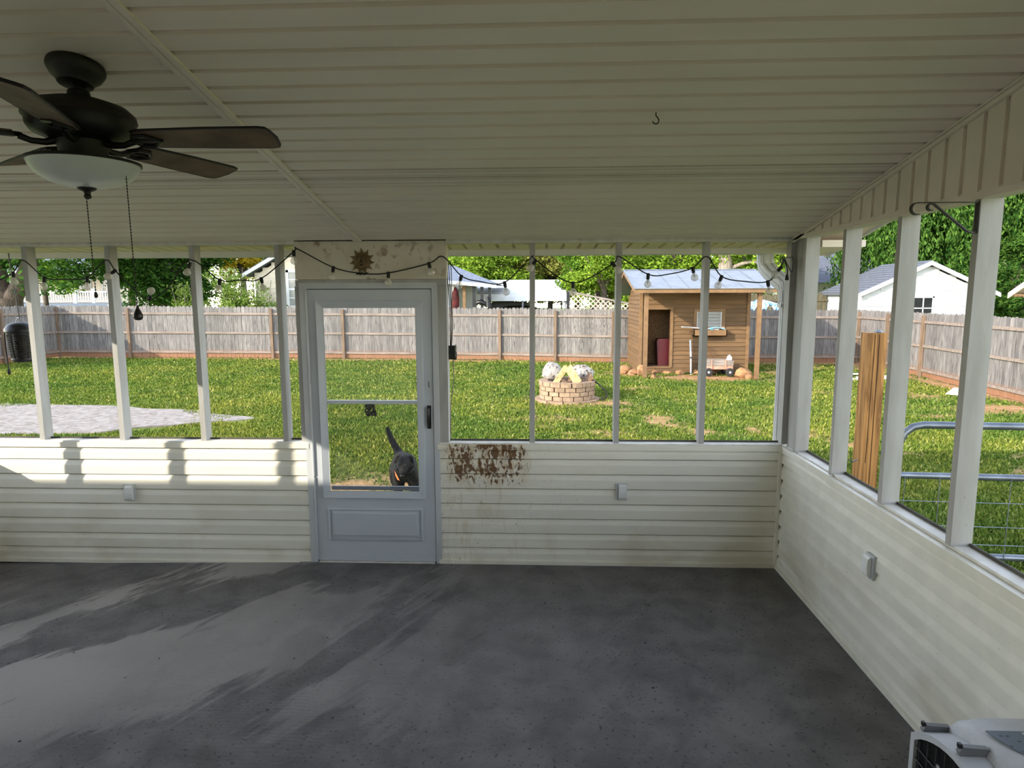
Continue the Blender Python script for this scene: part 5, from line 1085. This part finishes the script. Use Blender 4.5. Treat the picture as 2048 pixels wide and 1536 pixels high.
# ------------------------------------------------------------------ trees and shrubs
def leaves(cent, rad, n, size, seed, droop=0.0, flat=.6):
    n = int(n*2.0); size *= .66; r = np.random.default_rng(seed); cent = np.array(cent, float); rad = np.array(rad, float)
    k = r.integers(0, len(cent), n); d = r.normal(size=(n, 3)); d /= np.linalg.norm(d, axis=1)[:, None]
    q = r.random(n)**.38
    P = cent[k]+d*rad[k]*q[:, None]
    nv = r.normal(size=(n, 3)); nv[:, 2] = np.abs(nv[:, 2])+flat; nv += d*.7; nv /= np.linalg.norm(nv, axis=1)[:, None]
    a = np.cross(nv, r.normal(size=(n, 3))); a /= np.linalg.norm(a, axis=1)[:, None]; b_ = np.cross(nv, a); s = size*r.uniform(.6, 1.3, n)[:, None]
    if droop: a = a*(1-droop)+np.array([0, 0, -1.])*droop; a /= np.linalg.norm(a, axis=1)[:, None]
    V = np.stack([P-a*s, P+b_*s*.45, P+a*s, P-b_*s*.45], 1).reshape(-1, 3); return V, np.arange(4*n).reshape(-1, 4)
def blobs(c, R3, n, br, seed, shell=.5):
    r = np.random.default_rng(seed); o = []; q = []
    for _ in range(n):
        d = r.normal(size=3); d /= np.linalg.norm(d); t = shell+(1-shell)*r.random(); o.append(np.array(c)+d*np.array(R3)*t); b_ = br*r.uniform(.6, 1.3); q.append((b_, b_, b_*.72))
    return o, q
def tree(name, label, bpt, trunk, crown, R3, nb, br, nl, size, lm_, seed, bk=bark, tr_r=.25, group='trees beyond the fences', cat_='tree', droop=0., shell=.45):
    t = thing(name, label, cat_, bpt, group)
    if trunk:
        rr = random.Random(seed)
        for P, r0, r1 in trunk:
            n = len(P); MB().tube(cat(P, 4) if n > 2 else P, [r0+(r1-r0)*i/(((n-1)*4+1 if n > 2 else n)-1) for i in range((n-1)*4+1 if n > 2 else n)], 10).build('trunk' if P is trunk[0][0] else 'branch', bk, t, 60)
    o, q = blobs(crown, R3, nb, br, seed, shell)
    V, F = leaves(o, q, nl, size, seed+1, droop)
    V = V-np.array(bpt)
    ob = bpy.data.objects.new('foliage', np_mesh('foliage', V, F, lm_)); COL.objects.link(ob); ob.parent = t; base[ob] = base[t]
    return t
def simple_tree(label, x, y, hgt, cz, R3, lm_, seed, nl=9000, size=.2, nb=40, br=None, r=.22, name='leafy_tree', bk=bark, group='trees beyond the fences', shell=.45):
    return tree(name, label, (x, y, -.5), [([(x, y, -.5), (x+.2, y, cz*.5), (x, y+.1, cz), (x+.3, y, cz+R3[2]*.5)], r, r*.4), ([(x+.1, y, cz*.6), (x+R3[0]*.35, y+.2, cz+.2), (x+R3[0]*.6, y+.4, cz+R3[2]*.3)], r*.5, r*.15), ([(x+.1, y, cz*.7), (x-R3[0]*.35, y-.2, cz+.4), (x-R3[0]*.6, y-.3, cz+R3[2]*.4)], r*.5, r*.15)],
                (x, y, cz), R3, nb, br or R3[0]*.34, nl, size, lm_, seed, bk, group=group, shell=shell)
# left: big forked tree and dark trees
tree('forked_tree', 'big old tree with a thick forked grey trunk behind the left fence', (-22.3, 26.5, -.4),
     [([(-22.4,26.5,-.5),(-22.3,26.5,1.0),(-22.2,26.5,2.0)], .62, .5), ([(-22.2,26.5,1.7),(-21.4,26.4,2.8),(-20.7,26.3,3.9),(-20.0,26.2,5.6)], .36, .22), ([(-22.3,26.5,1.6),(-22.6,26.5,3.2),(-22.2,26.4,5.0),(-21.8,26.4,7)], .44, .22), ([(-22.4,26.5,1.5),(-23.2,26.6,3.0),(-24.2,26.7,4.8)], .34, .2)],
     (-21.0, 26.2, 6.0), (5.6,4.5,3.6), 60, 1.15, 15000, .17, L_DARK, 41)
tree('leafy_tree', 'leafy low branches hanging in front of the far left porch house', (-26.6, 34, -.4), [([(-26.6,34,-.4),(-26.4,34,2),(-26.5,34,4)], .16, .08)], (-27.0, 34, 3.7), (3.6,2.0,1.7), 22, .60, 2600, .15, L_MID, 43, shell=.2)
simple_tree('dense dark green tree left of the beige house', -18.9, 32, 8, 4.3, (3.4,2.6,3.1), L_DARK, 47, 15000, .17, 60, 1.1)
simple_tree('dark tree crown between the forked tree and the dense dark tree', -22.8, 35.5, 8, 5.4, (3.2,2.6,3.0), L_DARK, 49, 9000, .18, 45, 1.0)
simple_tree('yellow blossoming tree top peeking left of the beige house', -17.6, 38, 7, 4.4, (1.5,1.3,1.5), L_YEL, 51, 2600, .16, 16, .6)
simple_tree('light green tree rising behind the bamboo-like shrubs', -17.0, 41, 9, 5.6, (3.0,2.4,3.2), L_BRIGHT, 53, 8000, .19, 40, 1.0)
def shrub(label, x, y, hgt, rx, seed, n=2600, lm_=L_SHRUB):
    t = thing('leafy_shrub', label, 'shrub', (x, y, -.3), 'shrubs in front of the beige house'); rr = random.Random(seed)
    st_ = MB()
    for k in range(7): a = rr.uniform(-rx, rx)*.8; st_.tube([(x+a*.3, y, -.3), (x+a*.7, y+rr.uniform(-.2,.2), hgt*.5), (x+a, y+rr.uniform(-.3,.3), hgt*.95)], [.03,.022,.01], 5)
    st_.build('stems', bark_pale, t)
    o, q = blobs((x, y, hgt*.52), (rx, .7, hgt*.48), 26, .42, seed, .2); V, F = leaves(o, q, n, .105, seed+1, .35); V = V-np.array((x, y, -.3))
    ob = bpy.data.objects.new('foliage', np_mesh('foliage', V, F, lm_)); COL.objects.link(ob); ob.parent = t
shrub('tall wispy shrub at the left corner of the beige house', -13.6, 28.2, 3.5, 1.0, 61, 3000); shrub('wispy shrub under the beige house eave beside its corner', -12.4, 28.4, 2.9, .7, 63, 1100); shrub('short shrub left of the white house window', -11.4, 28.0, 2.1, .5, 65, 1000, L_MID); shrub('pale feathery shrub standing in front of the dark tree', -15.6, 28.5, 2.7, .8, 67, 1500)
# centre: trees behind pavilion, carport and shed
simple_tree('bright yellow-green tree directly behind the pavilion roof', -3.2, 45, 7, 3.7, (3.6,2.6,2.3), L_BRIGHT, 71, 13000, .20, 50, 1.1)
simple_tree('dark green tree rising behind the bright pavilion tree', -6.5, 54, 9, 6.0, (4.2,3,3.6), L_DARK, 73, 9000, .26, 40, 1.4)
simple_tree('olive green tree above the middle of the carport', .6, 47, 8, 4.9, (3.2,2.6,3.0), L_OLIVE, 75, 12000, .20, 50, 1.0)
simple_tree('tall olive and yellow tree above the right end of the carport', 3.6, 43, 8, 4.6, (2.7,2.4,3.2), L_OLIVE, 77, 11000, .18, 46, .95)
simple_tree('bright green tree beside the left edge of the shed roof', 3.2, 34.5, 6, 3.4, (1.9,1.6,2.0), L_BRIGHT, 79, 7500, .15, 34, .75)
simple_tree('green tree standing behind the lattice screen', 1.9, 36.5, 7, 4.1, (1.6,1.5,2.0), L_MID, 80, 6000, .16, 30, .7)
simple_tree('dark wooded tree above the left of the shed roof', 6.0, 46, 9, 5.6, (3.6,2.6,4.2), L_OLIVE, 81, 13000, .20, 55, 1.15)
simple_tree('bright maple tree above the middle of the shed roof', 7.2, 36, 7, 4.6, (2.1,1.8,2.0), L_BRIGHT, 83, 7500, .17, 34, .8)
tree('maple_tree', 'maple with a thick pale trunk rising right behind the shed roof', (8.6, 30.5, -.4), [([(8.55,30.5,-.4),(8.5,30.5,2),(8.45,30.5,4),(8.5,30.5,7)], .36, .28), ([(8.6,30.5,3.2),(9.4,30.2,3.5),(10.4,30.0,3.4),(11.4,29.8,3.7)], .10, .04), ([(8.5,30.5,3.6),(7.6,30.2,4.2),(6.8,30,4.6)], .09, .04)], (9.9, 30.4, 4.7), (2.4,1.6,1.7), 36, .68, 6500, .15, L_BRIGHT, 85, bark_pale)
simple_tree('mid green tree between the shed and the back right corner', 12.2, 38, 7, 3.9, (2.2,1.8,2.2), L_MID, 87, 7000, .17, 34, .8)
for k, (x, y, s) in enumerate(((-16,58,4.6),(-11,60,4.8),(-1,60,4.6),(4.5,58,4.6),(10,56,4.4),(15.5,58,4.6),(22,60,5))):
    simple_tree(['far tree at the left end of the background tree line','far tree second from the left in the background tree line','far tree behind the carport in the background tree line','far tree behind the olive trees in the background tree line','far tree behind the shed in the background tree line','far tree behind the maple in the background tree line','far tree at the right end of the background tree line'][k], x, y, 11, 6, (s,3,4.8), L_MID if k % 2 else L_DARK, 101+k, 7000, .30, 36, 1.6, group='background tree line')
# right: weeping tree
def weeping():
    t = thing('weeping_tree', 'huge weeping tree with hanging green curtains above the white garage', 'tree', (22.5, 34.7, -.5)); r = np.random.default_rng(5)
    MB().tube(cat([(22.5,34.7,-.5),(22.3,34.7,3),(22.6,34.7,6),(22.4,34.7,9)], 4), [.7-.03*i for i in range(13)], 10).build('trunk', bark, t, 60)
    for k in range(8):
        a = 2*math.pi*k/8+.3; MB().tube(cat([(22.4,34.7,4.5+.4*k),(22.4+2.4*math.cos(a),34.7+1.6*math.sin(a),7.2+.3*k),(22.4+4.6*math.cos(a),34.7+2.8*math.sin(a),7.4+.3*k)], 4), [.22-.018*i for i in range(9)], 8).build('branch', bark, t, 60)
    C = []; n = 1300
    G_ = [(r.random()*2*np.pi, r.random()**.5, r.normal()*.8) for _ in range(150)]
    for k in range(n):
        ga_, gq_, gt_ = G_[k % 150]; a = ga_; q = gq_; x = 22.4+6.6*q*np.cos(a)+r.normal()*.32; y = 34.7+3.9*q*np.sin(a)+r.normal()*.30; top = 9.8-3.4*q*q+gt_+r.normal()*.35; Ln = r.uniform(1.6, 5.2)*(0.6+.55*q)
        if y > 38.3: continue
        m = int(Ln*17); s = r.random(m)
        C.append(np.stack([x+r.normal(size=m)*.14+.25*np.cos(a)*s, y+r.normal(size=m)*.14, top-Ln*s], -1))
    P = np.concatenate(C); n = len(P)
    nv = r.normal(size=(n, 3)); nv[:, 2] *= .3; nv /= np.linalg.norm(nv, axis=1)[:, None]; a = np.array([0, 0, -1.])+r.normal(size=(n, 3))*.45; a /= np.linalg.norm(a, axis=1)[:, None]; b_ = np.cross(nv, a); s = .115*r.uniform(.6, 1.3, n)[:, None]
    V = np.stack([P-a*s, P+b_*s*.42, P+a*s, P-b_*s*.42], 1).reshape(-1, 3)-np.array((22.5, 34.7, -.5))
    ob = bpy.data.objects.new('foliage', np_mesh('foliage', V, np.arange(4*n).reshape(-1, 4), L_WEEP)); COL.objects.link(ob); ob.parent = t
    o, q = blobs((22.4, 35.2, 6.2), (6.4, 2.8, 4.2), 90, 1.3, 7, .1); V, F = leaves(o, q, 20000, .19, 8, .5); V -= np.array((22.5, 34.7, -.5))
    ob = bpy.data.objects.new('inner_foliage', np_mesh('foliage', V, F, L_DARK)); COL.objects.link(ob); ob.parent = t
weeping()
simple_tree('dark tree whose branch hangs over the shingled house roof', 17.6, 33.8, 8, 5.7, (1.8,1.4,1.5), L_WEEP, 121, 5000, .15, 28, .65)
simple_tree('leafy bush tree between the garage and the cream building', 19.2, 29.0, 4, 1.9, (1.2,1.0,1.7), L_WEEP, 123, 4200, .13, 24, .5)

simple_tree('dark tree mass behind the weeping tree at the far right', 31.5, 54, 10, 6.5, (8.0,3,6.0), L_DARK, 131, 14000, .28, 60, 1.9)
simple_tree('mid green tree behind the shingled house', 19.5, 55, 10, 5.6, (5.0,3,4.6), L_MID, 133, 9000, .28, 45, 1.6)
simple_tree('low dark tree standing behind the foot of the weeping tree', 27.5, 44, 6, 3.4, (5.2,2.2,3.4), L_DARK, 135, 9000, .22, 45, 1.3)
simple_tree('small dark tree filling the gap right of the white garage', 21.8, 31.0, 5, 2.6, (1.5,1.0,2.2), L_WEEP, 137, 4500, .14, 24, .6)

# recalculate outward normals of the small meshes
import bmesh
done = set()
for o in bpy.data.objects:
    if o.type == 'MESH' and o.data.name not in done and len(o.data.polygons) < 3000:
        done.add(o.data.name); bm = bmesh.new(); bm.from_mesh(o.data); bmesh.ops.recalc_face_normals(bm, faces=bm.faces); bm.to_mesh(o.data); bm.free()
